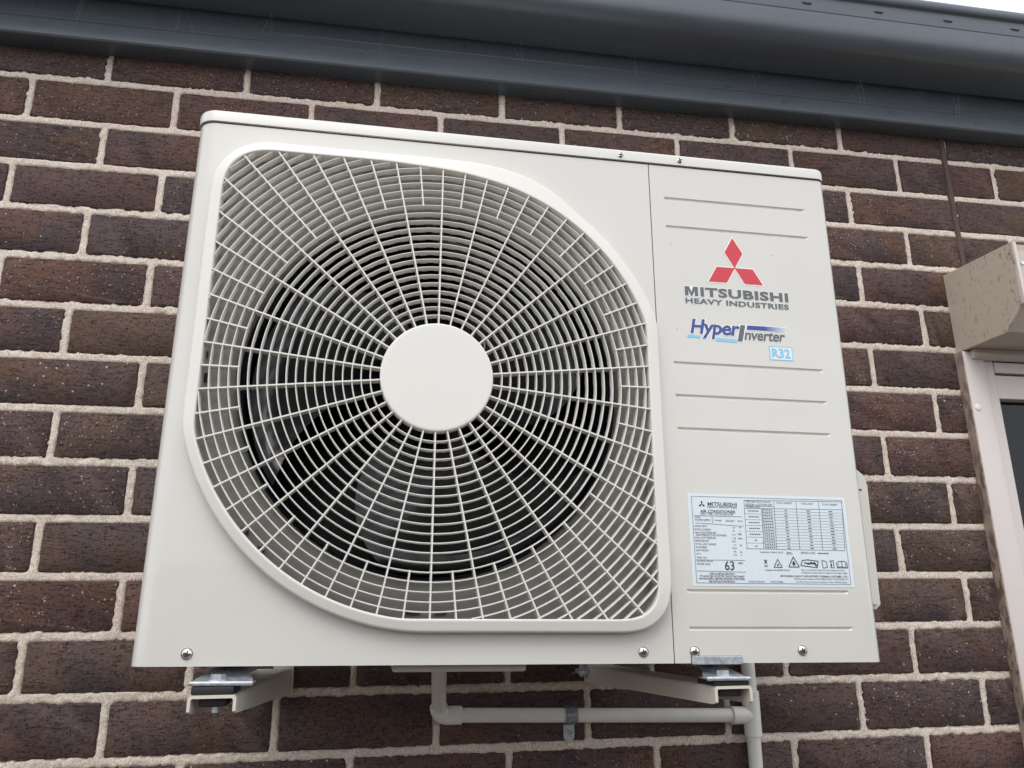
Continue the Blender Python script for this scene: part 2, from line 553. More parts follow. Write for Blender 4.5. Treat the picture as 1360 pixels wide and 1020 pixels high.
# under each brick the mortar sheet steps back, so that it only shows in the joints and over a frayed brick edge
wob = (vnoise(X, Z, 190, 12) - .5) * .0028
for a_, b_, z0_, z1_, c_ in bricks:
    i0, i1 = np.searchsorted(xs, (a_, b_)); j0, j1 = np.searchsorted(zs, (z0_, z1_))
    sx_, sz_ = X[j0:j1, i0:i1], Z[j0:j1, i0:i1]
    e_ = np.minimum(np.minimum(sx_ - a_, b_ - sx_), np.minimum(sz_ - z0_, z1_ - sz_)) + wob[j0:j1, i0:i1]
    Y[j0:j1, i0:i1] += np.clip((e_ - .0008) / .0022, 0, 1) * .009
V = np.stack([X, Y, Z], -1).reshape(-1, 3)
ii, jj = np.meshgrid(np.arange(nx_ - 1), np.arange(nz_ - 1))
xc = (xs[:-1] + xs[1:]) / 2; zc = (zs[:-1] + zs[1:]) / 2
XC, ZC = np.meshgrid(xc, zc)
hole = (XC > OPX0) & (XC < OPX1) & (ZC > OPZ0) & (ZC < OPZ1)
q = (jj * nx_ + ii)[~hole]
F = np.stack([q, q + 1, q + nx_ + 1, q + nx_], -1)
me = bpy.data.meshes.new('mortar')
me.vertices.add(len(V)); me.vertices.foreach_set('co', V.ravel())
me.loops.add(F.size); me.loops.foreach_set('vertex_index', F.ravel())
me.polygons.add(len(F))
me.polygons.foreach_set('loop_start', np.arange(0, F.size, 4)); me.polygons.foreach_set('loop_total', np.full(len(F), 4))
me.update(); me.validate()
me.polygons.foreach_set('use_smooth', [True] * len(F))
mo = obj('mortar', me, wall, M_mortar)
mo.matrix_parent_inverse = Matrix.Translation((0, -D, 1.5))
tag(mo, 'cream mortar joints', kind=None)

near, far = bricks[:290], bricks[290:]
for a, b, z0_, z1_, c_ in near:
    o = bpy.data.objects.new('brick', rnd.choice(variants)); COL.objects.link(o)
    o.location = ((a + b) / 2, D + rnd.uniform(-.0008, .0006), (z0_ + z1_) / 2)
    fx = rnd.choice((0, math.pi))
    o.scale = ((b - a) / .230, 1, (z1_ - z0_) / .0752)
    o.rotation_euler = (rnd.uniform(-.004, .004), rnd.uniform(-.003, .003), rnd.uniform(-.003, .003))
    put(o)
bm = bmesh.new()
for a, b, z0_, z1_, c_ in far:
    add_box(bm, (a, D + rnd.uniform(-.0008, .0006), z0_), (b, D + .034, z1_))
o = obj('brick_field', bmesh_to('brick_field', bm), None, M_brick); put(o); tag(o, kind='stuff')

# brown sealant joint: slightly hollow, wavering strip
vs_, fs = [], []
nseg = 90
for i in range(nseg + 1):
    z = OPZ1 + (1.13 - OPZ1) * i / nseg
    w = .0055 + .0012 * (float(vnoise(z, 0, 40, 9)) - .5)
    xo = 1.0025 + .0012 * (float(vnoise(z, 0, 15, 8)) - .5)
    yy = D - .0022 + .001 * (float(vnoise(z, 0, 60, 5)) - .5)
    for fx, dy in ((-1.3, .004), (-.9, .0), (-.35, .0012), (.35, .0012), (.9, 0), (1.3, .004)):
        vs_.append((xo + fx * w, yy + dy, z))
for i in range(nseg):
    for k in range(5):
        a = i * 6 + k
        fs.append((a, a + 1, a + 7, a + 6))
o = obj('sealant_joint', mesh('sealant_joint', vs_, fs, 60), None, M_sealant); put(o)
tag(o, 'vertical brown sealant joint')

# ------------------------------------------------------------------ fascia, gutter, roof
FX0, FX1 = -2.6, 3.2
def P_(dy, z): return (D - dy, z)
fascia = empty('fascia_board', (0, D, 1.03))
tag(fascia, 'blue-grey steel fascia board running along the top of the bricks under the gutter', 'fascia')
prof = [P_(-.01, 1.0315), P_(.006, 1.0305), P_(.036, 1.0285), P_(.040, 1.0295), P_(.0420, 1.0325), P_(.0415, 1.060), P_(.0412, 1.0635), P_(.0430, 1.0650), P_(.0430, 1.0668), P_(.0408, 1.0690),
        P_(.0405, 1.0835), P_(.0423, 1.0850), P_(.0423, 1.0868), P_(.0400, 1.0885), P_(.0395, 1.118), P_(.0395, 1.215), P_(-.01, 1.215)]
o = extrude_x('fascia_panel', prof, FX0, FX1, M_fascia, None, 22, 8); put(o, fascia)

gutter = empty('roof_gutter', (0, D - .1, 1.11))
tag(gutter, 'dark blue-grey steel rain gutter with overflow slots along its front, top edge of the picture', 'gutter')
gp = [P_(.0405, 1.215), P_(.0405, 1.119), P_(.0425, 1.1165), P_(.048, 1.1150), P_(.050, 1.1125), P_(.054, 1.1118), P_(.075, 1.1112), P_(.100, 1.1112)]
for k in range(1, 9):      # big rounded front corner
    a = R(90) * k / 8
    gp.append(P_(.118 + .0385 * math.sin(a), 1.1112 + .036 * (1 - math.cos(a))))
gp += [P_(.157, 1.165), P_(.157, 1.1755)]
o = extrude_x('gutter_trough', gp, FX0, FX1, M_gutter, None, 32, 8); put(o, gutter)
gp2 = [P_(.1565, 1.1740), P_(.1580, 1.1748), P_(.1584, 1.1765), P_(.1584, 1.2040), P_(.1588, 1.2065), P_(.1610, 1.2080), P_(.1650, 1.2095), P_(.1675, 1.2130),
       P_(.1685, 1.2180), P_(.1675, 1.2240), P_(.1650, 1.2285), P_(.1610, 1.2310), P_(.1560, 1.2315), P_(.1520, 1.2290), P_(.1510, 1.2230), P_(.1530, 1.2190)]
o = extrude_x('gutter_lip', gp2, FX0, FX1, M_gutter, None, 32, 8); put(o, gutter)
for k in range(-18, 16):
    x = .621 + .1535 * k
    if not FX0 + .1 < x < FX1 - .1: continue
    bm = bmesh.new()
    # pressed slot: dark slit with a raised hood
    yf = D - .1584
    add_box(bm, (x - .0085, yf - .0006, 1.1858), (x + .0085, yf + .004, 1.1905), .0012, 1)
    s = obj('overflow_slot', bmesh_to('overflow_slot', bm), None, M_dark); put(s, gutter)
    bm = bmesh.new()
    add_box(bm, (x - .0105, yf - .0022, 1.1898), (x + .0105, yf + .001, 1.1928), .001, 1)
    h_ = obj('slot_hood', bmesh_to('slot_hood', bm, 40), None, M_gutter)
    h_.parent = s
# lap joint of two gutter lengths
lap = []
for (y, z) in gp[5:-1]:
    lap.append((y, z))
xj = 1.068
vs_, fs = [], []
cen = Vector((D - .09, 1.17))
for xx in (xj - .0012, xj, xj + .9):
    for (y, z) in lap:
        d_ = (Vector((y, z)) - cen).normalized() * (.0012 if xx > xj - .001 else 0.0001)
        vs_.append((xx, y + d_.x, z + d_.y))
n = len(lap)
for i in range(2):
    for k in range(n - 1):
        a = i * n + k
        fs.append((a, a + 1, a + 1 + n, a + n))
o = obj('lap_joint', mesh('lap_joint', vs_, fs, 40), None, M_gutter); put(o, gutter)

roof = extrude_x('roof_sheet', [P_(.10, 1.222), P_(.08, 1.232), P_(-3.2, 2.45), P_(-3.2, 2.40), P_(.08, 1.212)], FX0, FX1, M_roof, None, 20, 1, True)
tag(roof, 'grey roof sheet behind and above the rain gutter', 'roof')

# cobweb strands hanging between gutter and fascia
cw = bmesh.new()
r2 = random.Random(5)
for x, sp in ((.785, .5), (.795, 1), (1.01, .8), (-.55, .5), (-.38, .6), (-.20, .5), (.06, .6), (.30, .6), (.55, .6), (.93, .6), (-.7, .5)):
    for k in range(int(3 * sp) + 1):
        x0 = x + r2.uniform(-.012, .012)
        p0 = Vector((x0, D - .046 - r2.uniform(0, .012), 1.1115))
        p1 = Vector((x0 + r2.uniform(-.02, .02), D - .0432, 1.075 + r2.uniform(-.02, .03)))
        pts = [p0.lerp(p1, f) + Vector((r2.uniform(-.001, .001), -.002 * math.sin(f * math.pi), -.002 * math.sin(f * math.pi))) for f in (0, .25, .5, .75, 1)]
        add_path_tube(cw, pts, .00013, 4)
o = obj('cobweb', bmesh_to('cobweb', cw, 60), None, M_web)
tag(o, 'thin grey cobweb threads strung between the gutter and the fascia', 'cobweb', kind='stuff')

# ------------------------------------------------------------------ window with roller shutter
win = empty('shuttered_window', (1.5, D, -.66))
tag(win, 'window with beige roller shutter box and pale frame at the right edge', 'window')
XL = .949
def wput(o): put(o, win); return o
# housing end cap: five-sided plate
capp = [(0.0, .706), (.1810, .694), (.1765, .5740), (.131, .5355), (0, .5395)]
bm = bmesh.new()
a = [bm.verts.new((XL, D - dy, z)) for dy, z in capp]
b = [bm.verts.new((XL + .004, D - dy, z)) for dy, z in capp]
bm.faces.new(a); bm.faces.new(b[::-1])
for i in range(5):
    bm.faces.new((a[i], b[i], b[(i + 1) % 5], a[(i + 1) % 5]))
bmesh.ops.bevel(bm, geom=[e for e in bm.edges if all(v in a for v in e.verts)], offset=.0012, segments=2, affect='EDGES')
housing = wput(obj('shutter_housing', bmesh_to('end_cap', bm, 30), None, M_shut_side))
hp = [(0.0, .703), (.1760, .691), (.1735, .6790), (.1752, .6780), (.1725, .5760), (.130, .5385), (.006, .542)]
extr = extrude_x('housing_cover', [P_(*p) for p in hp], XL + .0042, 2.30, M_shut, None, 15, 1, True)
extr.parent = housing
bm = bmesh.new()      # folded rim round the front of the end cap
rim = [(.2325, .698), (.2265, .5745)]
add_box(bm, (XL + .0010, D - .1825, .5745), (XL + .0075, D - .1750, .6938), .001, 1)
o = obj('end_cap_rim', bmesh_to('end_cap_rim', bm, 30), None, M_frame)
o.parent = housing
for zz in (.655, .600):
    bm = bmesh.new(); add_tube(bm, (XL + .018, D - .1735, zz), (XL + .018, D - .1772, zz), .0032, .0026, 14)
    o = obj('rivet', bmesh_to('rivet', bm, 40), None, M_screw)
    o.parent = housing
# shutter curtain bottom bar peeping out under the housing
bm = bmesh.new()
add_box(bm, (XL + .0125, D - .0300, .5215), (2.2, D - .0130, .5420), .002, 1)
add_box(bm, (XL + .0145, D - .0330, .5235), (2.2, D - .0305, .5330), .0008, 1)
wput(obj('shutter_slat', bmesh_to('shutter_slat', bm, 30), None, M_shut))
# guide rail on the bricks
gl = empty('guide_rail'); 
bm = bmesh.new()
add_box(bm, (.9445, D - .0195, -.66), (.9462, D + .003, .5385), .0004, 1)
side = bmesh_to('guide_side', bm)
bm = bmesh.new()
add_box(bm, (.9464, D - .0210, -.66), (.9890, D + .003, .5380), .0016, 2)
gr = bmesh_to('guide_rail', bm, 35)
bpy.data.objects.remove(gl)
grail = wput(obj('guide_rail', gr, None, M_frame))
o = obj('guide_side', side, None, M_guide_side); o.parent = grail
for zz in (.424, -.1, -.55):
    bm = bmesh.new()
    for i in range(5):
        a0 = R(90) * i / 5; a1 = R(90) * (i + 1) / 5
        add_tube(bm, (.9575, D - .0208 - .0030 * math.sin(a0), zz), (.9575, D - .0208 - .0030 * math.sin(a1), zz), .0068 * math.cos(a0), max(.0002, .0068 * math.cos(a1)), 20, False)
    o = obj('plastic_cap', bmesh_to('plastic_cap', bm, 60), None, M_white); o.parent = grail
# window frame behind the guide
wf = bmesh.new()
yf = D - .002
add_box(wf, (.9890, yf - .0105, -.66), (1.0165, D + .05, .5380), .0015, 1)
fr = wput(obj('window_frame', bmesh_to('window_frame', wf, 30), None, M_frame))
def fsub(name, lo, hi, m=M_frame, bev=.0012):
    o = box(name, lo, hi, m, None, bev, 1); o.parent = fr; return o
fsub('head_rail', (1.0168, yf - .0125, .4985), (2.2, D + .05, .5200))
fsub('sash_rail', (1.0168, yf - .0080, .4470), (2.2, D + .05, .4945))
fsub('sash_stile', (1.0168, yf - .0050, -.62), (1.0215, D + .04, .4468))
fsub('sill_rail', (1.0168, yf - .0100, -.66), (2.2, D + .05, -.6205))
fsub('sash_stile', (1.62, yf - .0050, -.62), (1.66, D + .04, .4468))
wput(box('glass_pane', (1.0217, D + .012, -.62), (1.6198, D + .018, .4468), M_glass, None))
wput(box('glass_pane', (1.6602, D + .012, -.62), (2.2, D + .018, .4468), M_glass, None))
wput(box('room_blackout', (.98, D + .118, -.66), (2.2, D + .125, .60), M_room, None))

# ------------------------------------------------------------------ outdoor unit
RU = Matrix(((0.999907, 0.004749, 0.012751), (-0.00478, 0.999986, 0.002461), (-0.012739, -0.002521, 0.999916))).to_4x4()
ac = empty('air_conditioner'); ac.matrix_world = RU
tag(ac, 'cream outdoor air conditioner unit with round fan grille hung on the brick wall', 'air conditioner')
def part(name, me, m, parent=ac):
    return obj(name, me, parent, m)
def abox(name, lo, hi, m, parent=ac, bev=0.0, seg=2):
    return box(name, lo, hi, m, parent, bev, seg)

XLft, XRgt, ZT = -.4080, .4090, .6205
DEP = .29
SEAM = .1572
FC = (-.1125, .309)        # fan centre

# outline functions ------------------------------------------------
def outline(xl, xr, zb, zt, Rtr, Rbl, s0, s1, rTL, rBR, n=480, soft=2):
    cx_, cz_ = FC
    def inside(x, z):
        if not (xl < x < xr and zb < z < zt): return False
        if x < xl + rTL and z > zt - rTL and math.hypot(x - xl - rTL, z - zt + rTL) > rTL: return False
        if x > xr - rBR and z < zb + rBR and math.hypot(x - xr + rBR, z - zb - rBR) > rBR: return False
        dx, dz_ = x - cx_, z - cz_
        th = math.degrees(math.atan2(dz_, dx)) % 360
        rr_ = math.hypot(dx, dz_)
        if th < s1:
            f = min(1, max(0, (th - s0) / (s1 - s0))); f = f * f * (3 - 2 * f)
            lim = Rtr if f == 0 else Rtr * (1 - f) + (zt - cz_) / math.sin(math.radians(th)) * f
            if rr_ > lim: return False
        if 180 < th < 270 and rr_ > Rbl: return False
        return True
    out = []
    for i in range(n):
        a = 2 * math.pi * i / n
        lo, hi = .05, .6
        for _ in range(26):
            m_ = (lo + hi) / 2
            if inside(cx_ + m_ * math.cos(a), cz_ + m_ * math.sin(a)): lo = m_
            else: hi = m_
        out.append(lo)
    for _ in range(soft):
        out = [(out[i - 2] + out[i - 1] + out[i] + out[(i + 1) % n] + out[(i + 2) % n]) / 5 for i in range(n)]
    return out
NO = 480
r_in = outline(-.3672, .1378, .0462, .5783, .2622, .2642, 78, 106, .047, .034, NO)
r_out = outline(-.3818, .1545, .0318, .5930, .2800, .2775, 50, 98, .062, .048, NO)
def rin(a):
    f = (a / (2 * math.pi) % 1) * NO; i = int(f); f -= i
    return r_in[i % NO] * (1 - f) + r_in[(i + 1) % NO] * f
def pol(r, a): return FC[0] + r * math.cos(a), FC[1] + r * math.sin(a)

# fan side front panel with hole -----------------------------------
bm = bmesh.new()
RL = .022
xa = XLft + RL
outer = [(xa, 0.0), (SEAM - .0006, 0.0), (SEAM - .0006, ZT - .0004), (xa, ZT - .0004)]
ov = [bm.verts.new((x, 0, z)) for x, z in outer]
oe = [bm.edges.new((ov[i], ov[(i + 1) % 4])) for i in range(4)]
hv = [bm.verts.new((*[pol(r_out[i] - .004, 2 * math.pi * i / NO)[0]], 0, pol(r_out[i] - .004, 2 * math.pi * i / NO)[1])) for i in range(0, NO, 2)]
he = [bm.edges.new((hv[i], hv[(i + 1) % len(hv)])) for i in range(len(hv))]
bmesh.ops.triangle_fill(bm, edges=oe + he, use_beauty=True)
# rounded left vertical edge and left side
prev = (ov[0], ov[3])
for k in range(1, 11):
    a = R(90) * k / 10
    x = xa - RL * math.sin(a); y = RL * (1 - math.cos(a))
    cur = (bm.verts.new((x, y, 0)), bm.verts.new((x, y, ZT - .0004)))
    bm.faces.new((prev[0], prev[1], cur[1], cur[0])); prev = cur
cur = (bm.verts.new((XLft, DEP, 0)), bm.verts.new((XLft, DEP, ZT - .0004)))
bm.faces.new((prev[0], prev[1], cur[1], cur[0]))
# folded returns: bottom flange and seam flange
def strip(bm, p, q_, dy, dzx):
    a_ = [bm.verts.new(p), bm.verts.new(q_)]
    b_ = [bm.verts.new((p[0] + dzx[0], p[1] + dy, p[2] + dzx[1])), bm.verts.new((q_[0] + dzx[0], q_[1] + dy, q_[2] + dzx[1]))]
    bm.faces.new((a_[0], a_[1], b_[1], b_[0]))
strip(bm, (xa, 0, 0), (SEAM - .0006, 0, 0), .012, (0, .0005))
strip(bm, (SEAM - .0006, 0, 0), (SEAM - .0006, 0, ZT), .012, (-.0004, 0))
front = part('front_panel', bmesh_to('front_panel', bm, 24), M_panel)

# service panel with pressed grooves --------------------------------
GR = [.5720, .5312, .3466, .3050, .2640, .0765, .0360]
RR = .013
xcols = [SEAM + .0006, .1760, .1764, .1795, .2363, .2367, .3700, .3735, XRgt - RR]
zrows = [0.0, .0078]
for gz in sorted(GR): zrows += [gz - .0030, gz - .0018, gz, gz + .0014, gz + .0026]
zrows.append(ZT - .0004)
bm = bmesh.new()
gv = {}
for i, x in enumerate(xcols):
    for j, z in enumerate(zrows):
        y = 0.0
        for gz in GR:
            if i in (3, 4, 5, 6) and abs(z - gz) < 1e-6: y = .0022
            if i in (3, 4, 5, 6) and abs(z - gz - .0014) < 1e-6: y = .0020
        gv[i, j] = bm.verts.new((x, y, z))
for i in range(len(xcols) - 1):
    for j in range(len(zrows) - 1):
        if j == 0 and i in (2, 3): continue            # notch for the foot
        bm.faces.new((gv[i, j], gv[i + 1, j], gv[i + 1, j + 1], gv[i, j + 1]))
last = len(xcols) - 1
prev = [gv[last, j] for j in range(len(zrows))]
for k in range(1, 9):
    a = R(90) * k / 8
    x = XRgt - RR + RR * math.sin(a); y = RR * (1 - math.cos(a))
    cur = [bm.verts.new((x, y, z)) for z in zrows]
    for j in range(len(zrows) - 1): bm.faces.new((prev[j], cur[j], cur[j + 1], prev[j + 1]))
    prev = cur
cur = [bm.verts.new((XRgt, DEP, z)) for z in zrows]
for j in range(len(zrows) - 1): bm.faces.new((prev[j], cur[j], cur[j + 1], prev[j + 1]))
strip(bm, (SEAM + .0006, 0, 0), (SEAM + .0006, 0, ZT), .012, (.0004, 0))
strip(bm, (.2365, 0, 0), (XRgt - RR, 0, 0), .012, (0, .0005))
service = part('service_panel', bmesh_to('service_panel', bm, 24), M_panel)

# base pan, back, dark inside of seam and lid gap
abox('base_pan', (XLft + .011, .011, .0006), (XRgt - .008, DEP - .002, .004), M_galv)
abox('rear_panel', (XLft + .004, DEP - .0018, .0045), (XRgt - .004, DEP, ZT - .002), M_panel)
abox('gap_shadow_strip', (XLft + .012, .0045, .6185), (XRgt - .008, .30, .6245), M_dark)
abox('seam_backing', (SEAM - .004, .0125, .002), (SEAM + .004, .016, .618), M_dark)
# inner partition and coil
abox('inner_partition', (SEAM - .0005, .017, .006), (SEAM + .0008, DEP - .004, .617), M_coil)
bm = bmesh.new()
add_box(bm, (XLft + .006, .235, .008), (SEAM - .002, .262, .615))
coil = part('heat_exchanger', bmesh_to('heat_exchanger', bm), M_coil)
bm = bmesh.new()
for k in range(150):
    x = XLft + .010 + k * .0036
    if x > SEAM - .006: break
    add_box(bm, (x, .2295, .010), (x + .0005, .2345, .613))
fins = part('cooling_fins', bmesh_to('cooling_fins', bm), M_coil, coil); tag(fins, kind='stuff')

# lid ----------------------------------------------------------------
def plan(xl, xr, yf_, yb_, rl, rr, n=10):
    pts = []
    for k in range(n + 1):
        a = R(180) + R(90) * k / n
        pts.append((xl + rl + rl * math.cos(a), yf_ + rl + rl * math.sin(a)))
    for k in range(n + 1):
        a = R(270) + R(90) * k / n
        pts.append((xr - rr + rr * math.cos(a), yf_ + rr + rr * math.sin(a)))
    pts += [(xr, yb_), (xl, yb_)]
    return pts
vs_, fs = [], []
lv = [(.6220, .0000), (.6222, -.0012), (.6340, -.0012), (.6360, -.0006), (.6375, .0008), (.6385, .0030), (.6388, .0060)]
for z, ins in lv:
    pl = plan(XLft - .0005 + ins, XRgt + .0005 - ins, -.0012 + ins, DEP + .005 - ins, RL - ins * .6, RR + .002 - ins * .6)
    vs_ += [(x, y, z) for x, y in pl]
n = len(pl)
for i in range(len(lv) - 1):
    for k in range(n):
        kk = (k + 1) % n
        fs.append((i * n + k, i * n + kk, (i + 1) * n + kk, (i + 1) * n + k))
fs.append(tuple((len(lv) - 1) * n + k for k in range(n)))
fs.append(tuple(k for k in range(n))[::-1])
lid = part('lid', mesh('lid', vs_, fs, 30), M_lid)

# recessed plate round the fan and orifice --------------------------
vs_, fs = [], []
RO = .236
prof_o = [(None, .0105), (RO + .008, .0120)]
for k in range(0, 7):
    a = R(90) * k / 6
    prof_o.append((.2225 + .0135 * (1 - math.sin(a)), .0125 + .0135 * (1 - math.cos(a))))
prof_o.append((.2222, .034))
for rr_, y in prof_o:
    for i in range(0, NO, 2):
        a = 2 * math.pi * i / NO
        r_ = (r_out[i] - .006) if rr_ is None else rr_
        x, z = pol(r_, a)
        # the plate slopes back a little towards the middle from the far corners
        vs_.append((x, y if rr_ is not None else .0065, z))
n = NO // 2
for i in range(len(prof_o) - 1):
    for k in range(n):
        kk = (k + 1) % n
        fs.append((i * n + k, i * n + kk, (i + 1) * n + kk, (i + 1) * n + k))
recess = part('fan_orifice', mesh('fan_orifice', vs_, fs, 40), M_recess_shade)
vs_, fs = [], []
for rr_, y in ((.2221, .0345), (.2190, .038), (.2180, .060), (.2180, .125), (.228, .145)):
    for k in range(160):
        x, z = pol(rr_, 2 * math.pi * k / 160); vs_.append((x, y, z))
for i in range(4):
    for k in range(160):
        kk = (k + 1) % 160
        fs.append((i * 160 + k, i * 160 + kk, (i + 1) * 160 + kk, (i + 1) * 160 + k))
part('fan_shroud', mesh('fan_shroud', vs_, fs, 50), M_liner)

# fan: hub, three broad swept blades, motor --------------------------
fan = part('fan', None, None)
fan.location = (FC[0], 0, FC[1])
fan.empty_display_size = .05
bm = bmesh.new(); add_tube(bm, (0, .040, 0), (0, .115, 0), .052, .058, 48)
part('fan_hub', bmesh_to('fan_hub', bm, 40), M_fan, fan)
def blade(a0):
    vs_, fs = [], []
    nr, na = 16, 22
    for th in (0, 1):
        for i in range(nr + 1):
            f = i / nr; r_ = .050 + f * (.2135 - .050)
            lead = a0 + R(6) + R(34) * f ** 1.4
            chord = R(78) + R(14) * f
            for k in range(na + 1):
                g_ = k / na
                # rounded trailing tip
                ang = lead - chord * g_ * (1 - .16 * f ** 3)
                y = .050 + .060 * g_ ** 1.15 + .012 * math.sin(math.pi * g_) - .010 * f - .012 * max(0, (f - .86) / .14) ** 2 + .0022 * th
                vs_.append((r_ * math.cos(ang), y, r_ * math.sin(ang)))
    w = na + 1; off = (nr + 1) * w
    for i in range(nr):
        for k in range(na):
            a = i * w + k
            fs.append((a, a + 1, a + w + 1, a + w)); fs.append((a + off, a + w + off, a + w + 1 + off, a + 1 + off))
    for k in range(na):
        a = nr * w + k; fs.append((a, a + 1, a + 1 + off, a + off))
    for i in range(nr):
        for k in (0, na):
            a = i * w + k; fs.append((a, a + w, a + w + off, a + off))
    return mesh('fan_blade', vs_, fs, 50)
for k in range(3):
    part('fan_blade', blade(R(175) + R(120) * k), M_fan, fan)
abox('fan_motor', (FC[0] - .05, .13, FC[1] - .05), (FC[0] + .05, .20, FC[1] + .05), M_coil, ac, .012)
for dx in (-.035, .035):
    abox('motor_bracket', (FC[0] + dx - .008, .205, .006), (FC[0] + dx + .008, .222, .616), M_coil, ac, .002, 1)
# small clip slots showing at the rim of the recess
for (x, z, w, h_) in ((-.3690, .327, .0045, .008), (-.3665, .301, .0055, .009), (.1440, .327, .005, .008), (.1445, .306, .005, .010), (-.129, .0525, .015, .003), (-.100, .0525, .013, .003),
                      (-.3085, .1350, .0065, .0065), (-.2905, .1160, .0065, .0055), (-.3665, .5160, .003, .004)):
    abox('clip_slot', (x - w / 2, .0030, z - h_ / 2), (x + w / 2, .0075, z + h_ / 2), M_dark)
# white cable tie ends behind the grille
bm = bmesh.new()
add_path_tube(bm, [(-.0585, .014, .352), (-.0555, .010, .356), (-.0555, .012, .364), (-.058, .016, .370)], .0011, 6)
add_path_tube(bm, [(-.0560, .014, .337), (-.0550, .010, .343), (-.0562, .014, .350)], .0012, 6)
add_path_tube(bm, [(-.072, .016, .372), (-.066, .013, .366), (-.069, .016, .362)], .0007, 6)
part('cable_tie', bmesh_to('cable_tie', bm, 60), M_white)

# fan grille ----------------------------------------------------------
gf = -.0165                        # front plane of the vanes
vs_, fs = [], []
def rp(i, f, off): return r_in[i] * (1 - f) + r_out[i] * f + off
bez = [(lambda i: r_out[i], .0), (lambda i: r_out[i] - .0004, -.0100), (lambda i: r_out[i] - .0008, -.0122), (lambda i: r_out[i] - .0016, -.0138), (lambda i: r_out[i] - .0030, -.0147), (lambda i: r_out[i] - .0040, -.0149),
       (lambda i: r_in[i] + .0030, -.0178), (lambda i: r_in[i] + .0020, -.0180), (lambda i: r_in[i] + .0008, -.0177), (lambda i: r_in[i] + .0002, -.0168), (lambda i: r_in[i], -.0158), (lambda i: r_in[i] + .0002, .0090), (lambda i: r_in[i] + .0026, .0092)]
for fn, y in bez:
    for i in range(NO):
        x, z = pol(fn(i), 2 * math.pi * i / NO); vs_.append((x, y, z))
for j in range(len(bez) - 1):
    for i in range(NO):
        ii_ = (i + 1) % NO
        fs.append((j * NO + i, j * NO + ii_, (j + 1) * NO + ii_, (j + 1) * NO + i))
grille = part('fan_grille', mesh('fan_grille', vs_, fs, 32), M_grille)
# centre disc
HUB = .0640
vs_, fs = [], []
hp_ = [(HUB - .0008, -.0050), (HUB, -.0052), (HUB, -.0166), (HUB - .0006, -.0178), (HUB - .0014, -.0182), (HUB - .0024, -.0184), (HUB - .0034, -.0184)]
for r_, y in hp_:
    for k in range(120):
        x, z = pol(r_, 2 * math.pi * k / 120); vs_.append((x, y, z))
for j in range(len(hp_) - 1):
    for k in range(120):
        kk = (k + 1) % 120
        fs.append((j * 120 + k, j * 120 + kk, (j + 1) * 120 + kk, (j + 1) * 120 + k))
fs.append(tuple(6 * 120 + k for k in range(120)))
part('centre_disc', mesh('centre_disc', vs_, fs, 30), M_grille, grille)
# concentric vanes, stepped in depth within every cell
NA = 720
def vane(r_):
    ins = [rin(2 * math.pi * k / NA) > r_ + .0002 for k in range(NA)]
    runs = []
    if all(ins): runs = [list(range(NA + 1))]
    else:
        st = next(k for k in range(NA) if not ins[k])
        cur = []
        for q_ in range(st, st + NA + 1):
            k = q_ % NA
            if ins[k]: cur.append(q_)
            else:
                if len(cur) > 2: runs.append([cur[0] - 1] + cur + [cur[-1] + 1])
                cur = []
    out_ = []
    w0, w1 = .00064, .00095
    for run in runs:
        vs_, fs = [], []
        prev = None
        for q_ in run:
            a = 2 * math.pi * q_ / NA
            deg = math.degrees(a) % 6.0
            variants_ = [.0100 if deg < 3.0 else .0088]
            if abs(deg - 3.0) < 1e-6 : variants_ = [.0100, .0088]
            if deg < 1e-6: variants_ = [.0088, .0100]
            for dpt in variants_:
                base_i = len(vs_)
                lip = .0006
                for rr_, y in ((r_ - w0, gf + .0006), (r_ - w0 * .5, gf), (r_ + w0 * .5, gf), (r_ + w0, gf + .0006), (r_ + w1, gf + dpt), (r_ - w1, gf + dpt)):
                    x, z = pol(rr_, a); vs_.append((x, y, z))
                if prev is not None:
                    for k in range(6):
                        kk = (k + 1) % 6
                        fs.append((prev + k, prev + kk, base_i + kk, base_i + k))
                else:
                    fs.append(tuple(base_i + k for k in range(6)))
                prev = base_i
        fs.append(tuple(prev + k for k in range(6))[::-1])
        out_.append(mesh('ring_vane', vs_, fs, 40))
    return out_
k = 1
while True:
    r_ = .0645 + .0101 * k
    if r_ > .365: break
    for me in vane(r_): part('ring_vane', me, M_grille, grille)
    k += 1
def spoke(a, r0, r1):
    bm = bmesh.new()
    w0, w1 = .00080, .0012
    ca, sa = math.cos(a), math.sin(a)
    pr = ((-w0, gf - .0002), (w0, gf - .0002), (w1, gf + .0108), (-w1, gf + .0108))
    A = []
    for r_ in (r0, r1):
        A.append([bm.verts.new((FC[0] + r_ * ca - t_ * sa, y, FC[1] + r_ * sa + t_ * ca)) for t_, y in pr])
    for i in range(4): bm.faces.new((A[0][i], A[0][(i + 1) % 4], A[1][(i + 1) % 4], A[1][i]))
    bm.faces.new(A[0]); bm.faces.new(A[1][::-1])
    return bmesh_to('spoke', bm)
for k in range(60):
    a = R(6 * k)
    part('spoke', spoke(a, HUB - .001 if k % 2 else .2150, rin(a) + .001), M_grille, grille)

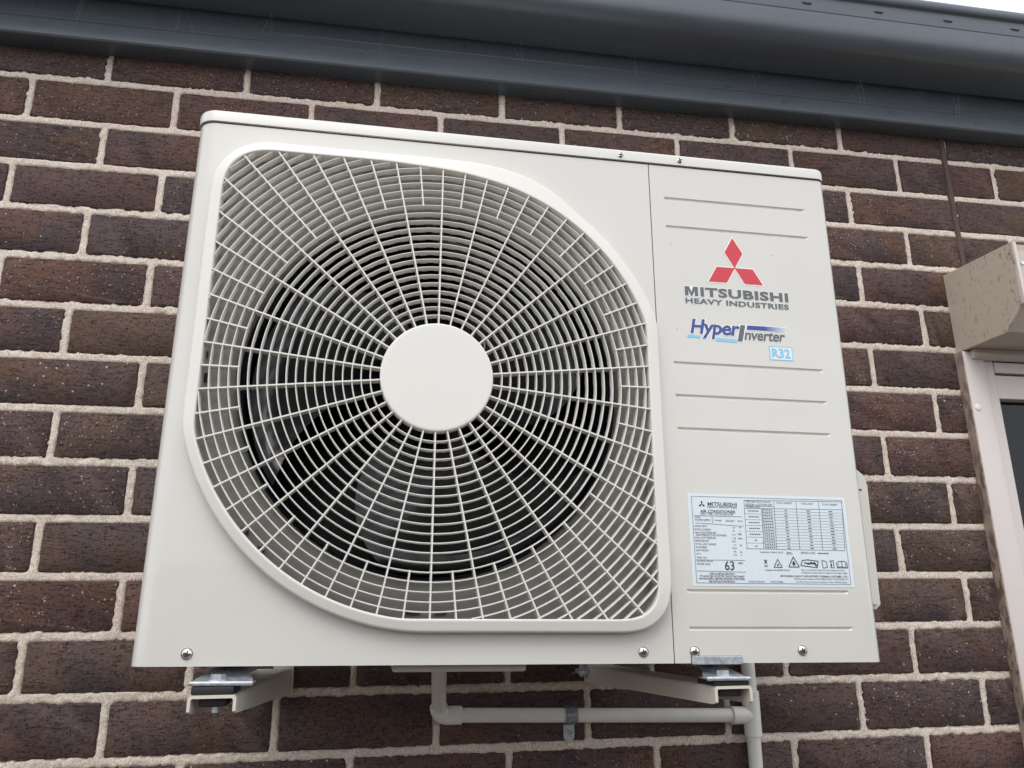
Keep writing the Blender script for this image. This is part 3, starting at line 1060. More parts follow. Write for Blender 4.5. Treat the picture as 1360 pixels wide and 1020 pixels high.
# screws --------------------------------------------------------------
def screw(x, z, y0=0.0, rad=.0052, rot=0.0):
    bm = bmesh.new()
    add_tube(bm, (x, y0, z), (x, y0 - .0007, z), rad * 1.18, rad * 1.15, 24)
    n = 5
    for i in range(n):
        a0 = R(80) * i / n; a1 = R(80) * (i + 1) / n
        add_tube(bm, (x, y0 - .0007 - .0024 * math.sin(a0), z), (x, y0 - .0007 - .0024 * math.sin(a1), z), rad * math.cos(a0), rad * math.cos(a1), 24, i == n - 1)
    s = part('screw', bmesh_to('screw', bm, 50), M_screw)
    bm = bmesh.new()
    for ang in (0, 90):
        c_ = Matrix.Rotation(R(ang) + rot, 4, 'Y')
        b0 = len(bm.verts)
        add_box(bm, (-.0031, -.00335, -.0007), (.0031, -.0022, .0007))
        bm.verts.ensure_lookup_table()
        for v in bm.verts[b0:]:
            v.co = c_ @ v.co + Vector((x, y0, z))
            if ang: v.co.y -= .00004
    part('cross_recess', bmesh_to('cross_recess', bm), M_recess_dark, s)
for i, (x, z) in enumerate(((-.352, .0120), (.122, .0120), (.181, .0122), (.309, .0130))):
    screw(x, z, 0, .0050, .4 + i * .7)
for i, (x, z) in enumerate(((.119, .6285), (.200, .6288))):
    screw(x, z, -.0012, .0040, .2 + i)
for (x, z) in ((.1875, .5235), (.2455, .5195), (.1785, .5050)):
    pass

# valve cover on the right side ---------------------------------------
bm = bmesh.new()
pr = [(XRgt - .002, .064), (.4800, .060), (.4870, .066), (.4895, .224), (.485, .238), (.473, .2480), (XRgt - .002, .2520)]
A = [bm.verts.new((x, .106, z)) for x, z in pr]
B = [bm.verts.new((x, .262, z)) for x, z in pr]
bm.faces.new(A); bm.faces.new(B[::-1])
for i in range(len(pr)):
    k = (i + 1) % len(pr); bm.faces.new((A[i], B[i], B[k], A[k]))
bmesh.ops.bevel(bm, geom=[e for e in bm.edges if all(v in A for v in e.verts)], offset=.006, segments=4, affect='EDGES')
vc = part('valve_cover', bmesh_to('valve_cover', bm, 35), M_cover)
abox('cover_notch', (.4680, .1050, .2155), (.4760, .1075, .2170), M_dark, vc)

# drain pan seen below the front edge
abox('drain_tray', (-.1480, .030, -.0088), (-.0020, .20, .0004), M_bracket, ac, .003)
bm = bmesh.new()
add_tube(bm, (-.0720, .272, .0006), (-.0715, .280, -.0150), .0150, .0135, 28)
part('drain_nozzle', bmesh_to('drain_nozzle', bm, 40), M_cover)

# pressed feet ----------------------------------------------------------
def foot(xc, w, lift, bo):
    """flat tongue with turned-up rim at the front, sloping neck, flange under the panel"""
    bm = bmesh.new()
    zp = -.0150
    # tongue outline in plan
    hw = w / 2
    pl = [(-hw, -.014), (hw, -.014), (hw, .006), (hw * .62, .030), (-hw * .62, .030), (-hw, .006)]
    # tongue sloping up from its front edge to the base pan, narrowing on the way
    prof_ = [(hw, -.0150, zp), (hw, -.004, zp + .0014), (hw * .94, .004, zp + .0034), (hw * .72, .018, zp + .0075), (hw * .58, .032, -.0034), (hw * .56, .26, -.0032), (hw * .62, .27, zp)]
    L_ = [bm.verts.new((xc - a, b, c_)) for a, b, c_ in prof_]; R_ = [bm.verts.new((xc + a, b, c_)) for a, b, c_ in prof_]
    L2 = [bm.verts.new((xc - a, b, c_ - .0018)) for a, b, c_ in prof_]; R2_ = [bm.verts.new((xc + a, b, c_ - .0018)) for a, b, c_ in prof_]
    for i in range(6):
        bm.faces.new((L_[i], L_[i + 1], R_[i + 1], R_[i])); bm.faces.new((L2[i], R2_[i], R2_[i + 1], L2[i + 1]))
        bm.faces.new((L_[i], L2[i], L2[i + 1], L_[i + 1])); bm.faces.new((R_[i], R_[i + 1], R2_[i + 1], R2_[i]))
    bm.faces.new((L_[0], R_[0], R2_[0], L2[0]))
    # rim lip at the tongue edges
    add_box(bm, (xc - hw - .0015, -.0155, zp - .0024), (xc + hw + .0015, -.0125, zp + .0020), .0014, 2)
    add_box(bm, (xc - hw - .0018, -.0142, zp - .0010), (xc - hw + .0008, .006, zp + .0012), .0008, 2)
    add_box(bm, (xc + hw - .0008, -.0142, zp - .0010), (xc + hw + .0018, .006, zp + .0012), .0008, 2)
    # raised ribs beside the bolt
    for s in (-1, 1):
        add_box(bm, (xc + s * hw * .66 - .0028, -.009, zp - .0002), (xc + s * hw * .66 + .0028, .012, zp + .0020), .0013, 2)
    f_ = part('mounting_foot', bmesh_to('mounting_foot', bm, 30), M_galv)
    bm = bmesh.new()
    for i in range(1):
        add_tube(bm, (xc + bo, -.0020, zp), (xc + bo, -.0020, zp + .0028), .0098, .0096, 26)
        add_tube(bm, (xc + bo, -.0020, zp + .0028), (xc + bo, -.0020, zp + .0078), .0074, .0072, 6)
        add_tube(bm, (xc + bo, -.0020, zp - .004), (xc + bo, -.0020, lift), .0036, .0036, 14)
    part('bolt', bmesh_to('bolt', bm, 25), M_galv, f_)
    return f_
foot(-.3145, .058, -.0425, -.0050)
foot(.2125, .048, -.0290, -.001)
# folded flange of the right foot showing in the notch of the service panel
bm = bmesh.new()
add_box(bm, (.1770, -.0022, -.0012), (.2362, .0002, .0074), .0006, 1)
part('foot_flange', bmesh_to('foot_flange', bm, 30), M_galv)

# ------------------------------------------------------------------ print on the service panel
def tmesh(body, bold=0.0, shear=0.0, extr=0.0, spacing=1.0):
    cu = bpy.data.curves.new('t', 'FONT')
    cu.body = body; cu.size = 1.0; cu.offset = bold; cu.shear = shear
    cu.resolution_u = 3; cu.space_character = spacing
    o = bpy.data.objects.new('t', cu)
    COL.objects.link(o)
    bpy.context.view_layer.update()
    me = bpy.data.meshes.new_from_object(o.evaluated_get(bpy.context.evaluated_depsgraph_get()))
    V_ = [v.co.copy() for v in me.vertices]
    F_ = [tuple(p.vertices) for p in me.polygons]
    bpy.data.objects.remove(o); bpy.data.curves.remove(cu); bpy.data.meshes.remove(me)
    return V_, F_
TC = {}
def fit_text(body, x0, z0, x1, z1, y, bold=0.0, shear=0.0, ref=None, spacing=1.0, grow=0.0):
    key = (body, bold, shear, spacing)
    if key not in TC: TC[key] = tmesh(body, bold, shear, 0, spacing)
    V_, F_ = TC[key]
    if not V_: return [], []
    xs_ = [v.x for v in V_]; ys_ = [v.y for v in V_]
    a, b, c_, d = min(xs_), max(xs_), min(ys_), max(ys_)
    x0 -= grow; z0 -= grow; x1 += grow; z1 += grow
    sx = (x1 - x0) / (b - a); sz = (z1 - z0) / (d - c_)
    return [(x0 + (v.x - a) * sx, y, z0 + (v.y - c_) * sz) for v in V_], F_
def join(lst):
    vs_, fs = [], []
    for V_, F_ in lst:
        o = len(vs_); vs_ += V_; fs += [tuple(i + o for i in f) for f in F_]
    return vs_, fs
def letter_M(x0, z0, x1, z1, y, g_=0.0):
    w, h_ = x1 - x0, z1 - z0
    P0 = [(0, 0), (.27, 0), (.27, .62), (.42, 0), (.58, 0), (.73, .62), (.73, 0), (1, 0), (1, 1), (.66, 1), (.5, .40), (.34, 1), (0, 1)]
    T0 = [(0, 1, 2, 12), (2, 11, 12), (2, 3, 10, 11), (3, 4, 10), (4, 5, 9, 10), (5, 8, 9), (5, 6, 7, 8)]
    return [(x0 + px * w, y, z0 + pz * h_) for px, pz in P0], T0
def poly(pts, y): return [(x, y, z) for x, z in pts], [tuple(range(len(pts)))]
def orient(me):
    # all print faces towards the viewer (-y)
    bm = bmesh.new(); bm.from_mesh(me)
    bm.normal_update()
    fl = [f for f in bm.faces if f.normal.y > 0]
    if fl: bmesh.ops.reverse_faces(bm, faces=fl)
    bm.to_mesh(me); bm.free()
def printed(name, lst, m, parent, label=None):
    vs_, fs = join(lst)
    me = bpy.data.meshes.new(name); me.from_pydata([tuple(v) for v in vs_], [], fs); orient(me)
    o = part(name, me, m, parent)
    if label: o['label'] = label
    return o

# three-diamond emblem
def diamonds(cx_, cz_, a, g_=0.0):
    s3 = math.sqrt(3) / 2
    out = []
    def grow(p):
        mx = sum(q_[0] for q_ in p) / 4; mz = sum(q_[1] for q_ in p) / 4
        return [(mx + (x - mx) * (1 + g_), mz + (z - mz) * (1 + g_)) for x, z in p]
    out.append(grow([(cx_, cz_), (cx_ + a / 2, cz_ + a * s3), (cx_, cz_ + 2 * a * s3), (cx_ - a / 2, cz_ + a * s3)]))
    out.append(grow([(cx_, cz_), (cx_ - a, cz_), (cx_ - 1.5 * a, cz_ - a * s3), (cx_ - .5 * a, cz_ - a * s3)]))
    out.append(grow([(cx_, cz_), (cx_ + a, cz_), (cx_ + 1.5 * a, cz_ - a * s3), (cx_ + .5 * a, cz_ - a * s3)]))
    return out
badge = empty('brand_badge'); badge.parent = ac; badge['label'] = 'red and grey maker badge'
printed('badge_backing', [poly(p, -.00025) for p in diamonds(.2663, .4800, .0246, .14)] +
        [poly([(.1955, .4364), (.2152, .4364), (.2152, .4510), (.1955, .4510)], -.00022), fit_text('ITSUBISHI', .2172, .4372, .3365, .4502, -.00025, .045, 0, None, 1.10, .0010), fit_text('HEAVY INDUSTRIES', .1965, .4268, .3362, .4345, -.00025, .030, 0, None, 1.04, .0009)], M_redw, badge)
printed('three_diamond_emblem', [poly(p, -.00045) for p in diamonds(.2663, .4800, .0246)], M_red, badge)
printed('lettering', [letter_M(.1965, .4374, .2142, .4500, -.00045), fit_text('ITSUBISHI', .2172, .4372, .3365, .4502, -.00045, .040, 0, None, 1.10), fit_text('HEAVY INDUSTRIES', .1965, .4268, .3362, .4345, -.00045, .034, 0, None, 1.08)], M_grey, badge)

mb = empty('model_badge'); mb.parent = ac; mb['label'] = 'blue and grey slanted model badge'
SH = .22
printed('badge_backing', [fit_text('Hyper', .2005, .3808, .2662, .4065, -.00025, .06, SH, None, .9, .0011), fit_text('nverter', .2712, .3822, .3270, .3950, -.00025, .035, SH, None, .95, .0010),
        poly([(.2735, .3952), (.3285, .3952), (.3290, .4030), (.2745, .4030)], -.00025), poly([(.2605, .3790), (.2705, .3790), (.2760, .4032), (.2660, .4032)], -.00022)], M_redw, mb)
printed('lettering', [fit_text('Hyper', .2005, .3808, .2662, .4065, -.00045, .025, SH, None, .98)], M_blue, mb, 'dark blue slanted word')
printed('lettering', [fit_text('nverter', .2712, .3822, .3270, .3950, -.00045, .022, SH, None, .95), poly([(.2620, .3800), (.2685, .3800), (.2740, .4020), (.2675, .4020)], -.00045)], M_grey, mb, 'grey slanted word')
# fading bar
vs_, fs = [], []
nb_ = 8
for i in range(nb_ + 1):
    f = i / nb_
    vs_ += [(.2755 + .0520 * f, -.00045, .3962), (.2765 + .0520 * f, -.00045, .4020)]
for i in range(nb_): fs.append((2 * i, 2 * i + 2, 2 * i + 3, 2 * i + 1))
bar = printed('fading_bar', [(vs_, fs)], M_grad, mb)
t = NT(M_grad)
geo = t.node('ShaderNodeTexCoord')
sx = t.node('ShaderNodeSeparateXYZ'); t.link(geo.outputs['Object'], sx.inputs[0])
c = t.mix(t.mr(sx.outputs[0], .300, .328), (.030, .065, .26), (.55, .60, .70))
t.link(c, t.b.inputs['Base Color'])
printed('underline', [poly([(.1960, .3815), (.2125, .3810), (.2135, .3845), (.1968, .3850)], -.00035), poly([(.2330, .3786), (.2612, .3780), (.2620, .3822), (.2338, .3828)], -.00035)], M_cyan, mb)

rb = empty('refrigerant_badge'); rb.parent = ac; rb['label'] = 'light blue boxed refrigerant badge'
def frame_rect(x0, z0, x1, z1, w, y):
    vs_ = [(x0, y, z0), (x1, y, z0), (x1, y, z1), (x0, y, z1), (x0 + w, y, z0 + w), (x1 - w, y, z0 + w), (x1 - w, y, z1 - w), (x0 + w, y, z1 - w)]
    return vs_, [(0, 1, 5, 4), (1, 2, 6, 5), (2, 3, 7, 6), (3, 0, 4, 7)]
printed('badge_backing', [poly([(.3040, .3585), (.3340, .3585), (.3340, .3760), (.3040, .3760)], -.00025)], M_redw, rb)
printed('badge_border', [frame_rect(.3035, .3580, .3345, .3765, .0009, -.00045)], M_grey if False else M_cyan, rb)
printed('lettering', [fit_text('R32', .3065, .3608, .3313, .3738, -.00045, .040, 0, None, 1.05)], M_cyan, rb)

# rating plate
plate = abox('rating_plate', (.1835, -.00035, .0826), (.3822, -.00005, .1872), M_labelw)
abox('label_face', (.1868, -.00050, .0850), (.3792, -.00036, .1850), M_label, plate)
TEXTS = [('MITSUBISHI', 0.2076, 0.1735, 0.2436, 0.1777, 0.03),
 ('HEAVY INDUSTRIES', 0.2073, 0.171, 0.2434, 0.1732, 0.02),
 ('AIR CONDITIONER', 0.1979, 0.1651, 0.2413, 0.1687, 0.025),
 ('SPLIT TYPE / OUTDOOR UNIT', 0.1984, 0.1626, 0.2384, 0.165, 0),
 ('MODEL', 0.1909, 0.1589, 0.1977, 0.1607, 0),
 ('POWER SUPPLY', 0.1911, 0.1555, 0.21, 0.1579, 0),
 ('1 PHASE', 0.214, 0.1557, 0.2232, 0.1575, 0),
 ('220-240 V', 0.2281, 0.1553, 0.2397, 0.1575, 0),
 ('50 Hz', 0.2433, 0.1554, 0.2495, 0.1574, 0),
 ('RATED INPUT', 0.19, 0.1486, 0.2051, 0.1508, 0),
 ('RATED CURRENT', 0.1898, 0.1447, 0.2099, 0.1469, 0),
 ('MAX HIGH PRESSURE', 0.1898, 0.1412, 0.2154, 0.1434, 0),
 ('DESIGN PRESSURE OF HEAT EXCHANGER', 0.191, 0.1385, 0.2282, 0.1407, 0),
 ('MAX LOW PRESSURE', 0.1898, 0.1354, 0.2147, 0.1376, 0),
 ('REFRIGERANT', 0.1898, 0.1319, 0.2064, 0.1341, 0),
 ('TOTAL UNIT CHARGE', 0.1896, 0.1282, 0.2146, 0.1304, 0),
 ('IP NUMBER', 0.1897, 0.1245, 0.2034, 0.1267, 0),
 ('UNIT WEIGHT', 0.1897, 0.121, 0.2054, 0.1232, 0),
 ('L.R.A.', 0.1898, 0.1175, 0.1961, 0.1193, 0),
 ('SERIAL NO.', 0.1901, 0.1131, 0.2026, 0.1151, 0),
 ('OUTDOOR SOUND', 0.1898, 0.1091, 0.2093, 0.1109, 0),
 ('POWER LEVEL', 0.1899, 0.1058, 0.2063, 0.1078, 0),
 ('63', 0.2233, 0.1002, 0.2349, 0.1106, 0.03),
 ('dBA', 0.2398, 0.1074, 0.2459, 0.1096, 0),
 ('4.15', 0.2346, 0.1396, 0.2392, 0.1414, 0),
 ('MPa', 0.2421, 0.14, 0.2472, 0.1422, 0),
 ('1.95', 0.2351, 0.1354, 0.2393, 0.1374, 0),
 ('MPa', 0.2421, 0.1351, 0.2474, 0.1373, 0),
 ('R32', 0.2348, 0.1318, 0.239, 0.1338, 0),
 ('1.4', 0.2357, 0.128, 0.239, 0.1298, 0),
 ('kg', 0.2435, 0.1275, 0.2462, 0.1297, 0),
 ('IP24', 0.2346, 0.1242, 0.2393, 0.1262, 0),
 ('45', 0.2357, 0.1203, 0.2384, 0.1223, 0),
 ('kg', 0.2435, 0.1198, 0.2461, 0.122, 0),
 ('5.0', 0.2354, 0.1168, 0.2387, 0.1186, 0),
 ('A', 0.2435, 0.1168, 0.2453, 0.1184, 0),
 ('kW', 0.244, 0.148, 0.247, 0.1498, 0),
 ('1.8', 0.2361, 0.1478, 0.2391, 0.1496, 0),
 ('8.3', 0.2358, 0.1442, 0.2388, 0.1458, 0),
 ('A', 0.2444, 0.1441, 0.246, 0.1457, 0),
 ('TOTAL CAPACITY', 0.2933, 0.1779, 0.3139, 0.1801, 0),
 ('TOTAL INPUT', 0.3254, 0.1777, 0.3408, 0.1797, 0),
 ('TOTAL CURRENT', 0.3521, 0.1775, 0.3721, 0.1797, 0),
 ('PERFORMANCE DATA', 0.2549, 0.1786, 0.2868, 0.1804, 0),
 ('INDOOR + OUTDOOR UNIT', 0.255, 0.1752, 0.2881, 0.1774, 0),
 ('COMBINATION', 0.2547, 0.1723, 0.2722, 0.1741, 0),
 ('MANUFACTURING DATE', 0.2675, 0.1203, 0.2963, 0.1221, 0),
 ('2022', 0.3007, 0.1203, 0.307, 0.1219, 0.01),
 ('SERVICE CODE', 0.3185, 0.1201, 0.3366, 0.1223, 0),
 ('Complies with AS/NZS 4755.3.1', 0.2722, 0.0998, 0.3032, 0.102, 0.01),
 ('Refer to technical manual for the properties of the', 0.3173, 0.1003, 0.3714, 0.1027, 0),
 ('refrigerant except that is written in the upper table.', 0.3173, 0.0972, 0.3751, 0.0998, 0),
 ('MITSUBISHI HEAVY INDUSTRIES THERMAL SYSTEMS, LTD.', 0.2906, 0.0932, 0.3751, 0.0956, 0.03),
 ('(Wholly-owned subsidiary of MITSUBISHI HEAVY INDUSTRIES,LTD.)', 0.3076, 0.0901, 0.3753, 0.0925, 0),
 ('2-3 Marunouchi 3-chome, Chiyoda-ku, Tokyo 100-8332, Japan', 0.3095, 0.0869, 0.373, 0.0891, 0),
 ('UNPLUG BEFORE SERVICING', 0.2042, 0.0951, 0.234, 0.0973, 0.02),
 ('TO AVOID RISK OF ELECTRIC SHOCK DISCONNECT', 0.1925, 0.0923, 0.2466, 0.0945, 0.02),
 ('POWER SUPPLY BEFORE OPENING THE PANEL', 0.1912, 0.0895, 0.2467, 0.0917, 0.02),
 ('SEE INSTALLATION MANUAL', 0.2032, 0.0867, 0.2348, 0.0889, 0.02),
 ('MADE IN THAILAND', 0.2509, 0.0871, 0.2705, 0.0889, 0),
 ('RWC012A000', 0.278, 0.087, 0.2929, 0.0888, 0)]
LINES = [(0.1901, 0.1616, 0.2497, 0.1615), (0.2119, 0.1607, 0.2121, 0.1533), (0.1911, 0.1533, 0.2495, 0.1505), (0.1891, 0.1114, 0.2486, 0.1116), (0.189, 0.0991, 0.2482, 0.0983), (0.253, 0.181, 0.252, 0.1242), (0.2521, 0.125, 0.3753, 0.1245), (0.253, 0.181, 0.3781, 0.1823), (0.3781, 0.1823, 0.3753, 0.1245), (0.2907, 0.1809, 0.2888, 0.1248), (0.3187, 0.1812, 0.3178, 0.1246), (0.3478, 0.1816, 0.3468, 0.1246), (0.2537, 0.1746, 0.29, 0.1744), (0.2537, 0.1716, 0.3773, 0.1728), (0.2745, 0.1715, 0.2729, 0.1246)]
yt = -.00075
lst = []
for s_, x0, z0, x1, z1, w in TEXTS:
    lst.append(fit_text(s_, x0, z0, x1, z1, yt, min(w, .012), 0))
printed('lettering', lst, M_black, plate)
def seg(x0, z0, x1, z1, w=.00022):
    dx, dz_ = x1 - x0, z1 - z0; l = math.hypot(dx, dz_); nx__, nz__ = -dz_ / l * w, dx / l * w
    return poly([(x0 + nx__, z0 + nz__), (x1 + nx__, z1 + nz__), (x1 - nx__, z1 - nz__), (x0 - nx__, z0 - nz__)], yt)
lst = [frame_rect(.1880, .0858, .3780, .1842, .0004, yt)]
lst += [seg(*l_) for l_ in LINES]
# table rows
r3 = random.Random(3)
ROWS = 14
for i in range(1, ROWS):
    z = .1720 - (.1720 - .1247) * i / ROWS
    lst.append(seg(.2730 if i % 2 else .2530, z, .3765, z, .00014))
for i in range(ROWS):
    z = .1720 - (.1720 - .1247) * (i + .5) / ROWS
    for xc_ in (.3045, .3335, .3620):
        w = r3.choice((.0014, .0020, .0024)); lst.append(seg(xc_ - w, z, xc_ + w, z, .00045))
    # coded column
    for k in range(5): lst.append(seg(.2748 + k * .0027, z, .2766 + k * .0027, z, .00055))
for i in range(7):
    z = .1720 - (.1720 - .1247) * (i * 2 + 1) / ROWS
    if i < 5:
        for k in range(6): lst.append(seg(.2570 + k * .0023, z, .2585 + k * .0023, z, .00065))
    else: lst.append(seg(.2620, z, .2655, z, .0004))
lst.append(seg(.3000, .1196, .3090, .1196, .00018)); 
for k in range(6): lst.append(seg(.3400 + k * .0024, .1210, .3418 + k * .0024, .1210, .0006))
printed('table_lines', lst, M_black, plate)
# pictograms
ic = []
def tri(cx_, cz_, s, w=.0005):
    p = [(cx_ - s, cz_ - s * .8), (cx_ + s, cz_ - s * .8), (cx_, cz_ + s * .95)]
    return [seg(*p[i], *p[(i + 1) % 3], w) for i in range(3)]
ic += tri(.2887, .1085, .0052, .00045); ic += tri(.3085, .1102, .0066, .0005)
ic += [poly([(.2870, .1062), (.2904, .1062), (.2887, .1090)], yt)]
ic += [poly([(.3068, .1068), (.3102, .1068), (.3104, .1092), (.3085, .1122), (.3066, .1092)], yt)]
# crossed-out bin and bar
ic += [seg(.2720, .1130, .2754, .1078, .0003), seg(.2720, .1078, .2754, .1130, .0003), seg(.2722, .1118, .2752, .1118, .0004), seg(.2726, .1118, .2730, .1082, .0003), seg(.2748, .1118, .2744, .1082, .0003), poly([(.2716, .1050), (.2758, .1050), (.2758, .1061), (.2716, .1061)], yt)]
# open manual with hand
ic += [seg(.3195, .1125, .3260, .1133, .0005), seg(.3260, .1133, .3395, .1118, .0005), seg(.3395, .1118, .3375, .1045, .0005), seg(.3375, .1045, .3305, .1052, .0005), seg(.3305, .1052, .3170, .1068, .0005), seg(.3170, .1068, .3195, .1125, .0005),
       seg(.3215, .1098, .3275, .1093, .0007), seg(.3255, .1083, .3335, .1098, .0008), seg(.3290, .1106, .3345, .1085, .0007), seg(.3340, .1105, .3370, .1062, .0010)]
# leaflet with i
ic += [seg(.3440, .1128, .3495, .1118, .0004), seg(.3495, .1118, .3505, .1048, .0004), seg(.3440, .1128, .3448, .1042, .0004), seg(.3448, .1042, .3505, .1048, .0004), seg(.3530, .1120, .3585, .1130, .0004), seg(.3585, .1130, .3590, .1046, .0004),
       seg(.3540, .1048, .3590, .1046, .0004), seg(.3555, .1058, .3556, .1095, .0009), seg(.3557, .1108, .3558, .1116, .0009)]
# open book
ic += [seg(.3625, .1110, .3630, .1046, .0004), seg(.3630, .1046, .3760, .1046, .0004), seg(.3760, .1046, .3752, .1112, .0004), seg(.3692, .1052, .3690, .1122, .0004), seg(.3645, .1120, .3690, .1122, .0004), seg(.3690, .1122, .3738, .1120, .0004),
       seg(.3645, .1120, .3642, .1056, .0003), seg(.3738, .1120, .3742, .1056, .0003), seg(.3642, .1056, .3692, .1058, .0003), seg(.3692, .1058, .3742, .1056, .0003)]
ic += [poly(p, yt) for p in diamonds(.2003, .1748, .0026)]
tag(printed('pictogram', ic, M_black, plate), kind='stuff')
# tiny dots/blemishes of the pressed panel
for (x, z) in ((.1815, .5075), (.3190, .5025), (.184, .392)):
    bm = bmesh.new(); add_tube(bm, (x, .0001, z), (x, -.0004, z), .0007, .0004, 8)
    part('paint_pip', bmesh_to('paint_pip', bm, 40), M_grey)

# ------------------------------------------------------------------ wall brackets
def bracket(name_label, x0, x1, xw0, xw1, zt, zb_front, zb_wall, yf_):
    """inverted channel arm, deeper towards the wall, with a wall plate"""
    root = empty('wall_bracket', ((x0 + x1) / 2, D, zt))
    tag(root, name_label, 'bracket', 'bracket arms under the unit')
    th = .0030
    bm = bmesh.new()
    yw = D - .0035
    rad = .0042
    def section(xa_, xb_, y, zb):
        outer_, inner_ = [], []
        outer_.append((xa_, zb))
        for k in range(5):
            a = R(180) - R(90) * k / 4
            outer_.append((xa_ + rad + rad * math.cos(a), zt - rad + rad * math.sin(a)))
        for k in range(5):
            a = R(90) - R(90) * k / 4
            outer_.append((xb_ - rad + rad * math.cos(a), zt - rad + rad * math.sin(a)))
        outer_.append((xb_, zb))
        r2_ = rad - th * .75
        inner_.append((xb_ - th, zb))
        for k in range(5):
            a = R(0) + R(90) * k / 4
            inner_.append((xb_ - th - r2_ + r2_ * math.cos(a), zt - th - r2_ + r2_ * math.sin(a)))
        for k in range(5):
            a = R(90) + R(90) * k / 4
            inner_.append((xa_ + th + r2_ + r2_ * math.cos(a), zt - th - r2_ + r2_ * math.sin(a)))
        inner_.append((xa_ + th, zb))
        return [bm.verts.new((x, y, z)) for x, z in outer_ + inner_]
    # rounded toe of the flanges: two sections close to the front
    S = []
    for f, zb in ((0, zb_front + .0025), (.004, zb_front + .0006), (.010, zb_front), (1, zb_wall)):
        y = yf_ + f * 1.0 if f < 1 else yw
        ff = (y - yf_) / (yw - yf_)
        S.append(section(x0 + (xw0 - x0) * ff, x1 + (xw1 - x1) * ff, y, zb))
    n = len(S[0])
    for a, b in zip(S[:-1], S[1:]):
        for k in range(n): bm.faces.new((a[k], a[(k + 1) % n], b[(k + 1) % n], b[k]))
    def capf(s):
        h_ = n // 2
        for k in range(h_ - 1): bm.faces.new((s[k], s[k + 1], s[n - 2 - k], s[n - 1 - k]))
    capf(S[0]); capf(S[-1])
    arm = obj('bracket_arm', bmesh_to('bracket_arm', bm, 35), None, M_bracket); put(arm, root)
    pl = box('wall_plate', (min(xw0, xw1) - .002, D - .0030, zb_wall - .001), (max(xw0, xw1) + .005, D - .0006, .045), M_bracket, None, .0010, 1); put(pl, root)
    for (bx, bz) in (((xw0 + xw1) / 2, .030),):
        bm = bmesh.new(); add_tube(bm, (bx, D - .003, bz), (bx, D - .0085, bz), .0075, .0072, 6)
        b_ = obj('wall_bolt', bmesh_to('wall_bolt', bm), None, M_galv); put(b_, root)
    return root
def mount(root, x0, x1, y0, y1, zl, zh):
    b = box('rubber_block', (x0, y0, zl), (x1, y1, zh), M_rubber, None, .0018, 2); put(b, root)
    xc_ = (x0 + x1) / 2
    b = box('rubber_collar', (xc_ - .013, y0 + .006, zl - .0115), (xc_ + .013, y1 - .006, zl - .0028), M_rubber, None, .002, 2); put(b, root)
BZ = -.0300
bl = bracket('pale beige steel bracket arm carrying the left foot of the unit, below the fan', -.3440, -.2985, -.335, -.288, BZ + .0085, -.0388, -.0590, -.0155)
mount(bl, -.3420, -.3020, -.0140, .036, -.0214, -.0134)
br = bracket('pale beige steel bracket arm carrying the right foot, beside the white drain tee', .1955, .2385, .172, .215, BZ + .0045, -.0440, -.0525, -.0145)
mount(br, .1960, .2370, -.0130, .036, -.0254, -.0200)
# steel rail end and bolt by the inner side of the right arm
bm = bmesh.new()
add_box(bm, (.1620, D - .012, -.044), (.1700, D - .0008, .05), .001, 1)
o = obj('rail_end', bmesh_to('rail_end', bm, 30), None, M_galv); put(o, br)
bm = bmesh.new(); add_tube(bm, (.1560, D - .020, -.034), (.1700, D - .020, -.034), .0062, .0062, 6); add_tube(bm, (.151, D - .020, -.034), (.1800, D - .020, -.034), .003, .003, 12)
o = obj('rail_bolt', bmesh_to('rail_bolt', bm, 30), None, M_galv); put(o, br)

# ------------------------------------------------------------------ drain pipe
drain = empty('drain_pipe', (-.05, D - .03, -.1))
tag(drain, 'white plastic drain pipe from under the unit along the wall to a tee', 'pipe')
PY = D - .0170
PR = .0108
bm = bmesh.new()
hA = Vector((-.060, PY, -.0935)); hB = Vector((.432, PY, -.1075))
add_tube(bm, hA, hB, PR)
dp = obj('horizontal_pipe', bmesh_to('horizontal_pipe', bm, 40), None, M_pipe); put(dp, drain)
bm = bmesh.new()
top = Vector((-.0760, .287, -.008)); 
add_tube(bm, top, Vector((-.0640, PY - .004, -.086)), PR)
o = obj('dropper_pipe', bmesh_to('dropper_pipe', bm, 40), None, M_pipe); put(o, drain)
# elbow
bm = bmesh.new()
E0 = Vector((-.0648, PY - .010, -.0800)); Ec = Vector((-.0635, PY - .0015, -.0940)); E1 = Vector((-.0480, PY, -.0940)); E2 = Vector((-.0290, PY, -.0944))
pts = []
for k in range(9):
    f = k / 8
    pts.append(E0 * (1 - f) ** 2 + Ec * 2 * f * (1 - f) + E1 * f * f)
pts.append(E2)
add_path_tube(bm, pts, .0136, 28)
o = obj('elbow', bmesh_to('elbow', bm, 40), None, M_fitting); put(o, drain)
# vertical pipe and tee
bm = bmesh.new()
vx0 = Vector((.4480, PY, .40)); vx1 = Vector((.4330, PY, -1.42))
def vx(z): return vx0.lerp(vx1, (vx0.z - z) / (vx0.z - vx1.z))
add_tube(bm, vx(.40), vx(-1.42), PR)
o = obj('vertical_pipe', bmesh_to('vertical_pipe', bm, 40), None, M_pipe); put(o, drain)
bm = bmesh.new()
add_tube(bm, vx(-.0715), vx(-.1385), .0138, .0138, 32)
add_tube(bm, vx(-.0705), vx(-.0716), .0130, .0138, 32)
tc = vx(-.1078)
add_tube(bm, tc, tc + Vector((-.0345, 0, .0008)), .0132, .0136, 32)
o = obj('tee', bmesh_to('tee', bm, 35), None, M_fitting); put(o, drain)
bm = bmesh.new()
add_tube(bm, tc + Vector((-.0330, 0, .0008)), tc + Vector((-.0352, 0, .0008)), .0142, .0142, 32)
